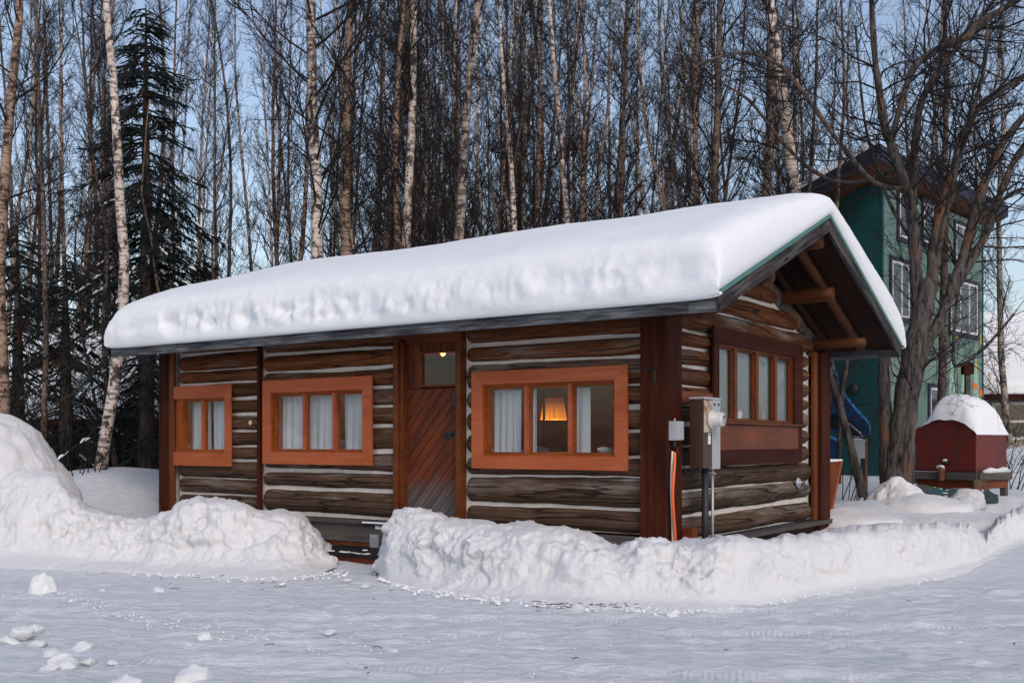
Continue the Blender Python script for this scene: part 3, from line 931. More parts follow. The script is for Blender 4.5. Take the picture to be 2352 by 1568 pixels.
MB().box(-2.62, -2.41, DY - .012, DY - .001, 1.325, 1.395).box(-2.60, -2.50, DY - .035, DY - .015, 1.355, 1.368).box(-2.60, -2.588, DY - .035, DY - .01, 1.34, 1.38).box(-2.512, -2.50, DY - .035, DY - .01, 1.34, 1.38).build('latch', M_IRON, door)
MB().box(-2.425, -2.395, -.036, -.026, 1.66, 1.82).build('hinge', M_IRON, door)
MB().box(DX0 - .02, DX1 + .02, -.02, .16, .395, .435).build('threshold', M_SKIRT, cabin)
# hook on the corner post
MB().tube([(-.08, -.05, 1.93), (-.08, -.07, 1.95), (-.2, -.075, 1.96), (-.22, -.075, 1.94)], .006, 6).box(-.09, -.065, -.056, -.047, 1.83, 1.95).build('hook', M_IRON, cabin)
# vent flange on the gable wall
MB().lathe([(.0, 0), (.062, .0), (.066, .015), (.05, .03), (.022, .034), (.02, .09), (.028, .095), (.028, .12), (.0, .125)], 20, 'x', (-.012, 3.55, .80)).build('tap_flange', M_GALV, cabin, True)

# ------------------------------------------------------------------ roof
def slope_box(y0, z0, y1, z1, x0, x1, th, mb=None):
    mb = mb or MB(); b = len(mb.v)
    mb.v += [(x, y, z + d) for x in (x0, x1) for (y, z) in ((y0, z0), (y1, z1)) for d in (0, th)]
    mb.f += [tuple(b + i for i in q) for q in ((0, 1, 3, 2), (4, 6, 7, 5), (0, 4, 5, 1), (2, 3, 7, 6), (0, 2, 6, 4), (1, 5, 7, 3))]
    return mb
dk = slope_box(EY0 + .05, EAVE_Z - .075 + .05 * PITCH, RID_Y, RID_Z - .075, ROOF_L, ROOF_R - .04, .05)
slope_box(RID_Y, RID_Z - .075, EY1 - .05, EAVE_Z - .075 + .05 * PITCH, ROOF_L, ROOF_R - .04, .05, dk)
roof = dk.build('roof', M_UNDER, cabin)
def zroof(y): return RID_Z - PITCH * abs(y - RID_Y)
for sgn, ye in ((-1, EY0 - .035), (1, EY1 + .035)):       # corrugated metal sheets
    nx = int((ROOF_R + .02 - ROOF_L) / .0125)
    xs = np.linspace(ROOF_L, ROOF_R + .02, nx); wv = .010 * np.sin(xs * 2 * math.pi / .076)
    V = []
    for x, w in zip(xs, wv):
        V += [(x, ye, zroof(ye) - .012 + w), (x, RID_Y, RID_Z - .012 + w)]
    sh = link('metal_sheet', grid_mesh('metal_sheet', np.array(V), nx, 2), M_GREENMETAL, roof)
for x0, x1 in ((ROOF_L + .1, -4.93), (-4.925, .505), (.51, ROOF_R - .012)):
    board('fascia_board', roof, M_FASCIA, (x0, EY0 + .022, 2.438), (x1, EY0 + .022, 2.438), .145, .04)
    board('fascia_board', roof, M_FASCIA, (x0, EY1 - .022, 2.438), (x1, EY1 - .022, 2.438), .145, .04)
for sgn, ye in ((-1, EY0), (1, EY1)):
    for xx, fc in ((ROOF_R, 1), (ROOF_L + .03, -1)):
        board('barge_board', roof, M_BARGE, (xx, ye, zroof(ye) - .095), (xx, RID_Y, RID_Z - .095), .15, .036, (fc, 0, 0))
        board('edge_flashing', roof, M_GREENMETAL, (xx + .022 * fc, ye + sgn * .02, zroof(ye) - .012), (xx + .022 * fc, RID_Y, RID_Z - .004), .045, .008, (fc, 0, 0))
def pole(name, mat, p0, p1, r, n=10, flat=1.0):
    P = [Vector(p0).lerp(Vector(p1), k / 8) for k in range(9)]
    return MB().tube(P, [r * (1 + .03 * math.sin(k * 2.2 + p0[1] * 3)) * (1 if 0 < k < 8 else .93) for k in range(9)], n).build(name, mat, roof, True)
for y, z, xe, r in ((RID_Y + .03, 3.40, .70, .075), (3.10, 2.955, .56, .085), (1.38, 2.955, .50, .085), (4.20, 2.50, .60, .062), (.16, 2.52, .45, .08)):
    po = pole('purlin', M_PEEL, (-.35, y, z), (xe, y, z), r)
for xr in (.36, -.05):
    for sgn in (-1, 1):
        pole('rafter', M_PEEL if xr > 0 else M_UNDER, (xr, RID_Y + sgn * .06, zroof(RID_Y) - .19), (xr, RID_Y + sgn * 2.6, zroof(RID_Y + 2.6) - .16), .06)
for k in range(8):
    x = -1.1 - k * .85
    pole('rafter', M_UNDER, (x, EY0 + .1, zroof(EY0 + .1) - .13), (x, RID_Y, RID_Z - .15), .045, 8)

# ------------------------------------------------------------------ snow on the roof
def roof_snow():
    edge = np.array([(-.02, -.12), (-.06, -.10), (-.085, .0), (-.095, .18), (-.085, .38), (-.07, .56), (-.045, .74), (-.005, .88), (.05, .955), (.16, .99), (.55, 1.0)])
    q = np.linspace(0, 1, 30); qq = np.linspace(0, 1, len(edge))
    eo, eg = np.interp(q, qq, edge[:, 0]), np.interp(q, qq, edge[:, 1])
    k3 = np.ones(3) / 3
    eo = np.r_[eo[0], np.convolve(eo, k3, 'valid'), eo[-1]]; eg = np.r_[eg[0], np.convolve(eg, k3, 'valid'), eg[-1]]
    W = EY1 - EY0
    mid = np.linspace(.62, W - .62, 70)
    yy = np.r_[eo, mid, W - eo[::-1]]; gg = np.r_[eg, np.ones(70), eg[::-1]]
    endr = np.array([(.02, -.05), (-.02, .0), (-.05, .14), (-.055, .34), (-.045, .55), (-.015, .74), (.04, .87), (.12, .95), (.28, 1.0)])
    endl = np.array([(.18, -.05), (.13, .0), (.10, .14), (.09, .30), (.10, .50), (.13, .70), (.20, .85), (.30, .93), (.60, .98), (1.1, 1.0)])
    def rs(A, n): return np.stack([np.interp(np.linspace(0, 1, n), np.linspace(0, 1, len(A)), A[:, k]) for k in (0, 1)], 1)
    endr, endl = rs(endr, 20), rs(endl, 30)
    xm = np.linspace(ROOF_L + 1.15, ROOF_R - .33, 300)
    xx = np.r_[ROOF_L + endl[:, 0], xm, ROOF_R - endr[::-1, 0]]; ge = np.r_[endl[:, 1], np.ones(300), endr[::-1, 1]]
    nx, ny = len(xx), len(yy)
    X = np.repeat(xx, ny); GE = np.repeat(ge, ny)
    Y = EY0 + np.tile(yy, nx); GY = np.tile(gg, nx)
    zr = RID_Z + .16 - PITCH * np.sqrt((Y - RID_Y) ** 2 + .34 ** 2) * 1.0 + .015
    zr = np.where(np.abs(Y - RID_Y) > 2.2, np.minimum(zr, RID_Z - PITCH * np.abs(Y - RID_Y) + .16), zr)
    drift = np.abs(Y - RID_Y) / 2.9
    T = .23 + .15 * sstep(.1, .9, drift)
    T = T * (1 + .10 * fbm(np.stack([X * .45, Y * .6, X * 0], 1), 2, 3))
    base = RID_Z - PITCH * np.abs(Y - RID_Y) + .005
    top = zr + T - .03
    g = np.clip(GE, -.05, 1) * 1.0
    gmin = np.where(GE < 1, np.minimum(1, g) * np.clip(GY, -.14, 1), GY)
    Z = base + (top - base) * gmin
    V = np.stack([X, Y, Z], 1)
    N = normals_of(V, nx, ny)
    if np.mean(N[:, 2]) < 0: N = -N
    lip = np.exp(-((GY - .35) / .38) ** 2)
    d = .028 * fbm(V * np.array([.9, .9, .9]), 3, 61)
    Vp = V + .06 * fbm(V * 3, 2, 90)[:, None]
    pit = np.clip(.62 - cells(Vp * np.array([3.3, 2.0, 4.2]), 92), 0, 1) + .5 * np.clip(.55 - cells(Vp * np.array([7.5, 5.0, 8.0]), 94), 0, 1)
    d = d - np.exp(-((GY - .42) / .26) ** 2) * .16 * pit * sstep(-.35, .25, fbm(V * np.array([.8, .8, 1.5]), 2, 97))
    d = d + lip * (.018 * fbm(V * 8.5, 3, 99, .6) + .070 * fbm(V * np.array([2.6, 1.5, 2.6]), 4, 64, .6) + .012 * (1 - 1.5 * cells(V * np.array([6, 6, 9]), 66)))
    d = d + .004 * fbm(V * 14, 3, 69)
    endf = (GE < .97) & (X > 0)
    d = d + endf * .012 * fbm(V * np.array([5, 5, 5]), 3, 71)
    d = d * (.25 + .75 * sstep(.0, .30, ROOF_R + .03 - X))
    V = V + N * (d * np.clip(gmin * 4, 0, 1))[:, None]
    o = link('roof_snow', grid_mesh('roof_snow', V, nx, ny), M_SOFT)
    return tag(o, 'thick white blanket of snow lying on the cabin roof', 'snow')
roof_snow()
MB().lathe([(.0, 0), (.028, .0), (.030, .012), (.018, .022), (.0, .024)], 12, 'x', (0, 0, 0)).build('mortar_patch', M_CHINK, cabin, True, mtx=Matrix.Translation((-5.60, .03, 1.52)) @ Matrix.Rotation(-math.pi / 2, 4, 'Z'))

# ------------------------------------------------------------------ lamp inside
def lamp_glow():
    m = Mat('pleated_shade', .9, .1)
    v = m.n('TexCoord').outputs['Object']
    sx = m.n('SeparateXYZ', ('Vector', v))
    ang = m.n('Math', (0, sx.outputs[1]), (1, sx.outputs[0]), operation='ARCTAN2').outputs[0]
    pl = m.noise(m.n('CombineXYZ', (0, m.math('MULTIPLY', ang, 22.0)), (2, m.math('MULTIPLY', sx.outputs[2], 1.5))).outputs[0], 1.0, 3)
    c = m.mix(m.ramp(pl, (.38, 0), (.62, 1)), (.42, .06, .006), (1.0, .34, .05))
    # the bulb sits low in the shade: the upper part glows less
    c = m.mix(m.ramp(m.math('SUBTRACT', sx.outputs[2], 1.09), (.02, 0), (.20, 1)), c, (.10, .020, .006))
    m.color(c)
    m.b.inputs['Base Color'].default_value = (.5, .2, .05, 1)
    m.nt.links.new(c, m.b.inputs['Emission Color'])
    m.b.inputs['Emission Strength'].default_value = 1.0
    return m.m
lamp = tag(empty('floor_lamp', (-1.59, .60, .42)), 'glowing orange pleated floor lamp standing behind the right front window', 'lamp')
MB().lathe([(.0, 0), (.13, .0), (.13, .02), (.02, .03)], 20).build('base', M_IRON, lamp, True)
MB().tube([(0, -.0, .02), (0, -.09, .3), (0, -.185, .7), (0, -.185, 1.42), (0, -.15, 1.46), (0, 0, 1.40)], .012, 8).build('pole', M_MATTE, lamp, True)
sh = MB()
n = 72
for k, (r, h) in enumerate(((.140, 1.10), (.138, 1.11), (.107, 1.315), (.105, 1.325))):
    for j in range(n):
        a = 2 * math.pi * j / n; rr = r * (1 + .012 * (-1) ** j)
        sh.v.append((rr * math.cos(a), rr * math.sin(a), h))
for k in range(3):
    for j in range(n):
        sh.f.append((k * n + j, k * n + (j + 1) % n, k * n + n + (j + 1) % n, k * n + n + j))
sh.build('lamp_shade', lamp_glow(), lamp)
MB().lathe([(.0, 1.12), (.02, 1.14), (.03, 1.18), (.02, 1.22), (.0, 1.23)], 12).build('bulb', M_PAPER, lamp, True)
bl = bpy.data.lights.new('lamp_light', 'POINT'); bl.energy = 7; bl.color = (1, .52, .2); bl.shadow_soft_size = .03
blo = bpy.data.objects.new('lamp_light', bl); blo.parent = lamp; blo.location = (0, .05, 1.02); COL.objects.link(blo)
# ceiling light seen through the door glass
cl = tag(empty('ceiling_lamp', (-3.62, 1.3, 2.41)), 'small warm ceiling light glowing behind the door glass', 'lamp')
gm = Mat('warm_bulb', .5); gm.color((1, .6, .3)); gm.b.inputs['Emission Color'].default_value = (1, .27, .03, 1); gm.b.inputs['Emission Strength'].default_value = 1.3
MB().lathe([(.0, -.075), (.02, -.07), (.03, -.045), (.02, -.015), (.015, .0)], 14).build('bulb', gm.m, cl, True)
MB().lathe([(.06, -.012), (.065, 0), (.06, .015)], 14).build('ceiling_rose', M_IRON, cl, True)
b2 = bpy.data.lights.new('ceiling_light', 'POINT'); b2.energy = 45; b2.color = (1, .45, .15); b2.shadow_soft_size = .05
b2o = bpy.data.objects.new('ceiling_light', b2); b2o.parent = cl; b2o.location = (0, 0, -.16); COL.objects.link(b2o)

# ------------------------------------------------------------------ electric fittings on the gable
mt = tag(empty('electric_meter', (.1, .31, 1.04)), 'brown and grey electric meter box with round meter on the gable wall', 'meter')
MB().box(.0, .135, .0, .20, .0, .645).build('cabinet', M_BROWNBOX, mt)
MB().box(.0, .137, .202, .39, -.01, .645).build('breaker_panel', M_GREYBOX, mt)
MB().box(-.005, .142, -.006, .396, .646, .665).build('lid', M_GREYBOX, mt)
MB().box(.136, .141, .012, .196, .335, .635).build('socket_plate', M_RUST, mt)
mm = MB().lathe([(.088, .0), (.092, .012), (.086, .03), (.07, .035), (.068, .115), (.06, .128), (.0, .13)], 26, 'x', (.142, .16, .455)).build('meter_dial', M_WHITEBOX, mt, True)
MB().lathe([(.048, 0), (.046, .006), (.0, .007)], 20, 'x', (.268, .16, .46)).build('glass_face', M_GREYBOX, mm, True)
MB().box(.2755, .279, .145, .175, .465, .49).build('display', M_IRON, mm)
MB().box(.1365, .1385, .105, .165, .225, .305).box(.1365, .1385, .11, .16, .315, .325).build('notice_label', M_PAPER, mt)
MB().box(.1386, .1392, .125, .128, .23, .30).box(.1386, .1392, .107, .163, .265, .268).build('label_lines', M_GREYBOX, mt)
for y in (.245, .345):
    MB().lathe([(.012, 0), (.012, .008), (.0, .01)], 8, 'x', (.138, y, .60)).build('screw', M_IRON, mt)
MB().box(-.10, .0, .03, .07, .50, .54).box(-.10, .0, .03, .07, .1, .14).build('bracket', M_IRON, mt)
MB().tube([(.07, .19, .0), (.07, .19, -1.1)], .033, 14).build('conduit', M_BLACK, mt, True)
MB().tube([(.11, .27, -.01), (.11, .27, -1.0)], .013, 10).build('grey_conduit', M_GALV, mt, True)
MB().box(.085, .135, .245, .295, -.06, -.045).build('pipe_clamp', M_GALV, mt)
MB().tube([(.05, .12, .0), (.0, -.06, -.05), (-.02, -.16, .10), (-.03, -.22, .20)], .005, 6).build('wire', M_BLACK, mt, True)
tb = tag(empty('telephone_box', (.036, .0, 1.30)), 'small pale grey utility box on the corner post above the orange conduit', 'utility box')
mb_ = MB()
prof = [(.0, .0), (.07, .0), (.078, .008), (.078, .165), (.07, .175), (.0, .178)]
b0 = len(mb_.v)
mb_.v += [(x, y, z) for y in (.0, .155) for x, z in prof]
mb_.f += [tuple(range(6)), tuple(range(11, 5, -1))] + [(j, 6 + j, 6 + (j + 1) % 6, (j + 1) % 6) for j in range(6)]
mb_.build('cover', M_GREYBOX, tb)
MB().lathe([(.008, .175), (.008, .20), (.0, .202)], 10, o=(.035, .05, 0)).build('cap_screw', M_GALV, tb)
MB().tube([(.035, .045, .0), (.035, .045, -.06)], .016, 10).build('cable_gland', M_BLACK, tb, True)
def cable(name, pts, r, mat, label, cat):
    P = [Vector(p) for p in pts]; out = []
    for i in range(len(P) - 1):
        p0, p1, p2, p3 = P[max(i - 1, 0)], P[i], P[i + 1], P[min(i + 2, len(P) - 1)]
        for k in range(6):
            t = k / 6
            out.append(.5 * ((2 * p1) + (p2 - p0) * t + (2 * p0 - 5 * p1 + 4 * p2 - p3) * t * t + (3 * p1 - p0 - 3 * p2 + p3) * t ** 3))
    out.append(P[-1])
    return tag(MB().tube(out, r, 10).build(name, mat, None, True), label, cat)
cable('orange_conduit', [(.072, .05, 1.19), (.085, .02, 1.08), (.10, -.035, .95), (.10, -.05, .8), (.095, -.02, .62), (.085, .03, .42), (.08, .06, .1)], .0135, M_ORANGE, 'bright orange plastic conduit hanging down the corner post', 'conduit')
cable('white_pipe', [(.055, .035, 1.20), (.055, .02, 1.05), (.06, .0, .85), (.06, .02, .6), (.06, .05, .1)], .011, M_WHITEBOX, 'thin white pipe behind the orange conduit on the corner post', 'pipe')

# leaning sheet behind the rear corner post
ls = tag(empty('leaning_board', (0, 0, 0)), 'brown plywood sheet with pale edge leaning by the rear corner post', 'board')
A, B, C_, D_ = at(1892, 1060, 13.75), at(1934, 1058, 13.95), at(1906, 1195, 13.7), at(1886, 1195, 13.6)
m_ = MB(); nrm = (B - A).cross(D_ - A).normalized() * .02
m_.v = [tuple(p) for p in (A, B, C_, D_)] + [tuple(p + nrm) for p in (A, B, C_, D_)]
m_.f = [(0, 1, 2, 3), (7, 6, 5, 4), (0, 4, 5, 1), (1, 5, 6, 2), (2, 6, 7, 3), (3, 7, 4, 0)]
m_.build('sheet', M_JAMB, ls)
MB().tube([B, C_], .018, 4).build('edge_strip', M_SASH, ls)
MB().tube([A + Vector((0, 0, .01)), B + Vector((0, 0, .01))], [.025, .012], 6).build('snow_strip', M_SOFT, ls)

# ------------------------------------------------------------------ door step
stp = tag(empty('door_step', (-3.45, -.35, 0)), 'low black plank step with snow specks in front of the cabin door', 'step')
for k in range(4):
    board('plank', stp, M_DECK, (-.50, -.31 + k * .155, .118), (.95, -.31 + k * .155, .118), .148, .04, (0, 0, 1))
board('riser', stp, M_PANEL, (-.40, -.33, .045), (.9, -.33, .045), .10, .03)
board('riser', stp, M_PANEL, (-.40, .20, .045), (.9, .20, .045), .10, .03)
r_ = random.Random(4)
sc_ = MB()
for k in range(46):
    x, y = r_.uniform(-.48, .9), r_.choice([-.385, -.36, -.34, r_.uniform(-.36, .2)])
    s = r_.uniform(.008, .026)
    sc_.lathe([(s * 1.5, 0), (s * 1.1, s * .35), (0, s * .5)], 6, o=(x, y, .1385))
tag(sc_.build('snow_specks', M_SNOW, stp, True), kind='stuff')
sg = tag(empty('paper_label', (0, 0, 0)), 'white card with blue mark fixed beside the door step', 'card')
MB().box(-3.53, -3.34, -.018, -.006, .325, .385).build('card', M_PAPER, sg)
MB().box(-3.475, -3.463, -.0205, -.0185, .35, .382).box(-3.463, -3.445, -.0205, -.0185, .35, .362).box(-3.52, -3.512, -.0205, -.0185, .36, .375).box(-3.508, -3.50, -.0205, -.0185, .36, .375).build('blue_mark', M_INK, sg)
MB().box(-3.69, -3.30, -.06, -.004, .388, .405).build('snow_strip', M_SOFT, sg)
bk_ = tag(empty('metal_strap', (0, 0, 0)), 'grey galvanised strap screwed below the sill by the step', 'strap')
MB().box(-3.615, -3.49, -.014, -.004, .10, .265).build('plate', M_GALV, bk_)
for x, z in ((-3.575, .24), (-3.535, .24), (-3.575, .125), (-3.535, .125)):
    MB().box(x - .005, x + .005, -.018, -.0145, z - .005, z + .005).build('screw', M_PAPER, bk_)

# ------------------------------------------------------------------ snow chunks and litter in the yard
def lump_mesh(seed, flat=.75, n=14):
    """an angular broken lump: the hull of random points, its edges worn by noise"""
    rg = np.random.RandomState(seed)
    P = rg.normal(size=(15, 3)); P /= np.linalg.norm(P, axis=1, keepdims=True); P *= rg.uniform(.75, 1.1, (15, 1))
    g = []
    for i in range(2 * n):
        th = math.pi * i / (2 * n - 1)
        for j in range(3 * n):
            ph = 2 * math.pi * j / (3 * n)
            g.append((math.sin(th) * math.cos(ph), math.sin(th) * math.sin(ph), math.cos(th)))
    V = np.array(g)
    D = rg.normal(size=(16, 3)); D /= np.linalg.norm(D, axis=1, keepdims=True); off = rg.uniform(.50, .98, 16)
    den = np.maximum(V @ D.T, 1e-3)
    r = np.minimum((off[None, :] / den).min(1), 1.12)
    r = r + .09 * fbm(V * 2.5 + seed, 3, seed) + .05 * fbm(V * 7 + seed, 3, seed + 1)
    V = V * r[:, None] * np.array([1, .85, flat])
    V[:, :2] *= (1 - .28 * V[:, 2:] / flat)
    return grid_mesh('snow_chunk', V, 2 * n, 3 * n, wrap=True)
CH = [(105, 1352, .17, 1.15), (45, 1462, .13, .8), (75, 1450, .11, .8), (20, 1472, .09, .7), (90, 1478, .08, .6), (193, 1482, .10, .7), (115, 1497, .09, .6), (135, 1520, .12, .75), (155, 1530, .11, .8), (120, 1535, .09, .7),
      (205, 1516, .07, .6), (255, 1515, .05, .6), (438, 1560, .15, .75), (474, 1467, .085, .9), (435, 1475, .04, .7), (285, 1570, .13, .6), (757, 1447, .06, .5), (905, 1490, .05, .6), (366, 1352, .09, .5), (1010, 1350, .05, .7), (1135, 1378, .06, .6), (1250, 1382, .07, .6),
      (1325, 1392, .07, .6), (1460, 1400, .06, .7), (1545, 1408, .08, .6), (700, 1325, .07, .6), (650, 1338, .06, .6), (560, 1330, .06, .6), (800, 1330, .07, .5), (840, 1342, .06, .6), (235, 1352, .05, .6), (2200, 1470, .06, .4)]
meshes = [lump_mesh(k + 1) for k in range(6)]
special = {0: 'largest pointed snow chunk standing by the left snow bank', 12: 'rounded snow chunk at the bottom edge of the picture', 13: 'lone upright snow chunk in the middle of the yard'}
CHL = {1: 'bigger front lump of the leftmost chunk cluster', 2: 'upper right lump of the leftmost chunk cluster', 3: 'small lump at the left edge below the chunk cluster', 4: 'small lump under the leftmost chunk cluster', 5: 'single chunk right of the leftmost chunk cluster',
       6: 'flat chunk between the two lower left clusters', 7: 'left one of the heaped chunks at lower left', 8: 'right one of the heaped chunks at lower left', 9: 'lowest of the heaped chunks at lower left', 10: 'small lump right of the heaped lower left chunks', 11: 'tiny upright lump right of the lower left chunks', 15: 'wide flat chunk cut by the bottom edge at left',
       14: 'tiny lump just left of the lone upright chunk', 16: 'low flat lump right of the lone upright chunk', 17: 'small lump in the middle of the bare yard', 18: 'flat lump ahead of the left snow bank', 30: 'small lump right of the largest pointed chunk', 31: 'faint flat lump at the right side of the yard',
       19: 'lump at the foot of the bank below the door', 25: 'lump at the foot of the left bank beside the step', 28: 'flat lump in front of the door step', 29: 'lump left of the long bank near the step'}
for k, (u, v, s, fl) in enumerate(CH):
    p = gpt(u, v, .02)
    o = link('snow_chunk', meshes[k % 6], M_CLOD, loc=(p.x, p.y, s * fl * .30), rz=k * 1.3)
    o.scale = (s * .88, s * .88, s * fl * .85)
    if k in special: tag(o, special[k], 'snow chunk')
    elif u < 330 and v > 1400: tag(o, CHL[k], 'snow chunk', 'snow chunks at lower left')
    else: tag(o, CHL.get(k) or 'small loose snow lump lying on the packed yard near the banks', 'snow chunk', 'loose lumps near the banks')
cr = MB()
r_ = random.Random(9)
def crumb(x, y, z, s):
    b = len(cr.v)
    a = r_.uniform(0, 3)
    for j in range(5):
        q = a + j * 1.2566
        cr.v.append((x + s * math.cos(q) * r_.uniform(.7, 1.2), y + s * math.sin(q) * r_.uniform(.7, 1.2), z - .25 * s))
    cr.v.append((x + s * r_.uniform(-.3, .3), y + s * r_.uniform(-.3, .3), z + s * r_.uniform(.4, .8)))
    for j in range(5): cr.f.append((b + j, b + (j + 1) % 5, b + 5))
def lineset(pts, n, spread, smin, smax):
    for k in range(n):
        i = r_.randrange(len(pts) - 1); t = r_.random()
        u = pts[i][0] + (pts[i + 1][0] - pts[i][0]) * t; v = pts[i][1] + (pts[i + 1][1] - pts[i][1]) * t + r_.gauss(0, spread)
        p = gpt(u, max(v, 1270), .0)
        crumb(p.x, p.y, .015, r_.uniform(smin, smax) ** 1.0)
FOOTL = [(0, 1300), (200, 1304), (400, 1318), (600, 1328), (700, 1325), (800, 1318)]
FOOTR = [(860, 1325), (950, 1355), (1150, 1382), (1400, 1397), (1640, 1406)]
lineset(FOOTL, 420, 5, .004, .022); lineset(FOOTR, 520, 6, .004, .022)
lineset([(1640, 1405), (1900, 1362), (2150, 1326)], 120, 5, .006, .02)
lineset([(0, 1372), (130, 1370), (220, 1395), (330, 1425), (420, 1445), (560, 1465), (700, 1480)], 260, 9, .003, .012)
lineset([(700, 1480), (900, 1470), (1200, 1500), (1500, 1540)], 160, 25, .003, .010)
for k in range(420):
    p = gpt(r_.uniform(0, 2352), r_.uniform(1390, 1600), 0); crumb(p.x, p.y, .006, r_.uniform(.003, .007))
tag(cr.build('snow_crumbs', M_CLOD), 'small snow crumbs scattered over the packed yard', kind='stuff')
tw = MB()
for k in range(64):
    i = r_.random()
    if i < .55: u, v = r_.uniform(1230, 1480), r_.gauss(1398, 6)
    elif i < .8: u, v = r_.uniform(250, 1100), 1335 + (r_.random() - .3) * 40
    else: u, v = r_.uniform(0, 2352), r_.uniform(1380, 1560)
    p = gpt(u, v, .0); a = r_.uniform(0, 3.14); L = r_.uniform(.012, .045)
    tw.tube([(p.x - math.cos(a) * L, p.y - math.sin(a) * L, .03), (p.x, p.y, .035), (p.x + math.cos(a + .5) * L, p.y + math.sin(a + .5) * L, .03)], .003, 3, False)
tag(tw.build('twig_litter', M_TWIG), 'dark twig bits strewn along the foot of the banks', kind='stuff')

# ------------------------------------------------------------------ trees
def branch_path(p, d, L, n, rng, up=.25, wob=.12):
    """polyline from p in direction d, bending upwards"""
    out = [p.copy()]
    d = d.normalized()
    for i in range(n):
        d = (d + Vector((rng.gauss(0, wob), rng.gauss(0, wob), rng.gauss(0, wob) + up / n))).normalized()
        p = p + d * (L / n)
        out.append(p.copy())
    return out

def twigs_on(mb, path, r0, L, rng, n2=7, n3=5, up=.15, rt=.0042, start=.15):
    """second and third order twigs along a branch"""
    m = len(path) - 1
    for a in range(n2):
        f = start + (1 - start) * (a + rng.random()) / n2
        i = min(int(f * m), m - 1); t = f * m - i
        p = path[i].lerp(path[i + 1], t)
        d0 = (path[i + 1] - path[i]).normalized()
        side = d0.cross(Vector((rng.gauss(0, 1), rng.gauss(0, 1), rng.gauss(0, 1)))).normalized()
        d = (d0 * rng.uniform(.55, 1.1) + side * rng.uniform(.6, 1.0) + Vector((0, 0, .15)))
        l2 = L * rng.uniform(.28, .55) * (1.1 - .55 * f)
        q = branch_path(p, d, l2, 3, rng, up, .16)
        mb.tube(q, [r0 * .45, r0 * .36, r0 * .28, rt * .7], 3, False)
        for b in range(n3):
            g = .15 + .85 * (b + rng.random()) / n3
            i2 = min(int(g * 3), 2)
            p3 = q[i2].lerp(q[i2 + 1], g * 3 - i2)
            d3 = (q[i2 + 1] - q[i2]).normalized()
            s3 = d3.cross(Vector((rng.gauss(0, 1), rng.gauss(0, 1), rng.gauss(0, 1)))).normalized()
            q3 = branch_path(p3, d3 * .8 + s3 * .8, l2 * rng.uniform(.3, .6), 2, rng, .05, .2)
            mb.tube(q3, [rt, rt * .85, rt * .5], 3, False)

def tree_meshes(seed, H=14.0, r0=.10, n1=46, low=.14, blen=1.9, up=.55, n2=8, n3=7, bend=.08, elev=(.35, .95)):
    rng = random.Random(seed)
    P, p, d = [], Vector((0, 0, -.3)), Vector((0, 0, 1))
    n = 18
    for k in range(n + 1):
        P.append(p.copy())
        d = (d + Vector((rng.gauss(0, bend), rng.gauss(0, bend), .25))).normalized()
        p = p + d * (H / n)
    P = [Vector((q.x - P[-1].x * i / n * .8, q.y - P[-1].y * i / n * .8, q.z)) for i, q in enumerate(P)]
    rad = [r0 * (1.18 if k == 0 else 1.0) * (1 - .80 * (k / n) ** 1.15) for k in range(n + 1)]
    trunk = MB().tube(P, rad, 10).mesh('trunk', True)
    cr = MB()
    for k in range(n1):
        f = low + (.97 - low) * (k + rng.random()) / n1
        i = min(int(f * n), n - 1)
        q = P[i].lerp(P[i + 1], f * n - i)
        a = rng.uniform(0, 6.283); e = rng.uniform(*elev)
        dd = Vector((math.cos(a) * math.cos(e), math.sin(a) * math.cos(e), math.sin(e)))
        L = blen * rng.uniform(.45, 1.15) * (1.0 - .55 * f) * (0.55 + .6 * min(1, f / .4))
        rb = min(rad[i] * .42, .007 + .007 * L)
        path = branch_path(q, dd, L, 5, rng, up, .10)
        cr.tube(path, [rb, rb * .85, rb * .7, rb * .55, rb * .4, rb * .25], 4, False)
        twigs_on(cr, path, rb, L, rng, n2, n3, rt=.0036)
    return trunk, cr.mesh('crown', True)

PALE, WARM, BROWN, DARK, GREY = (.68, .60, .54), (.40, .275, .205), (.135, .094, .073), (.05, .04, .035), (.31, .275, .25)
BT = [tree_meshes(100 + k, n1=50, low=(.08, .14, .2, .1)[k % 4], blen=(1.9, 1.5, 2.3, 1.7)[k % 4], bend=(.04, .06, .035, .07)[k % 4]) for k in range(7)]
ST = [tree_meshes(200 + k, H=9.0, r0=.045, n1=34, low=.10, blen=1.5, bend=.09, n2=6, n3=5, elev=(.5, 1.1)) for k in range(4)]
for a, b in BT + ST:
    a.materials.append(M_BIRCH); b.materials.append(M_TWIG)
SHARED = {}
def put_tree(tm, base, top_dir, sxy, sz, color, label, group=None, name='birch_tree', spin=0.0, cat='tree'):
    root = empty(name, base)
    q = Vector((0, 0, 1)).rotation_difference(top_dir.normalized())
    root.rotation_mode = 'QUATERNION'
    from mathutils import Quaternion
    root.rotation_quaternion = q @ Quaternion((0, 0, 1), spin)
    root.scale = (sxy, sxy, sz)
    tag(root, label, cat, group)
    link('trunk', tm[0], None, root, color=color)
    link('crown', tm[1], None, root)
    return root

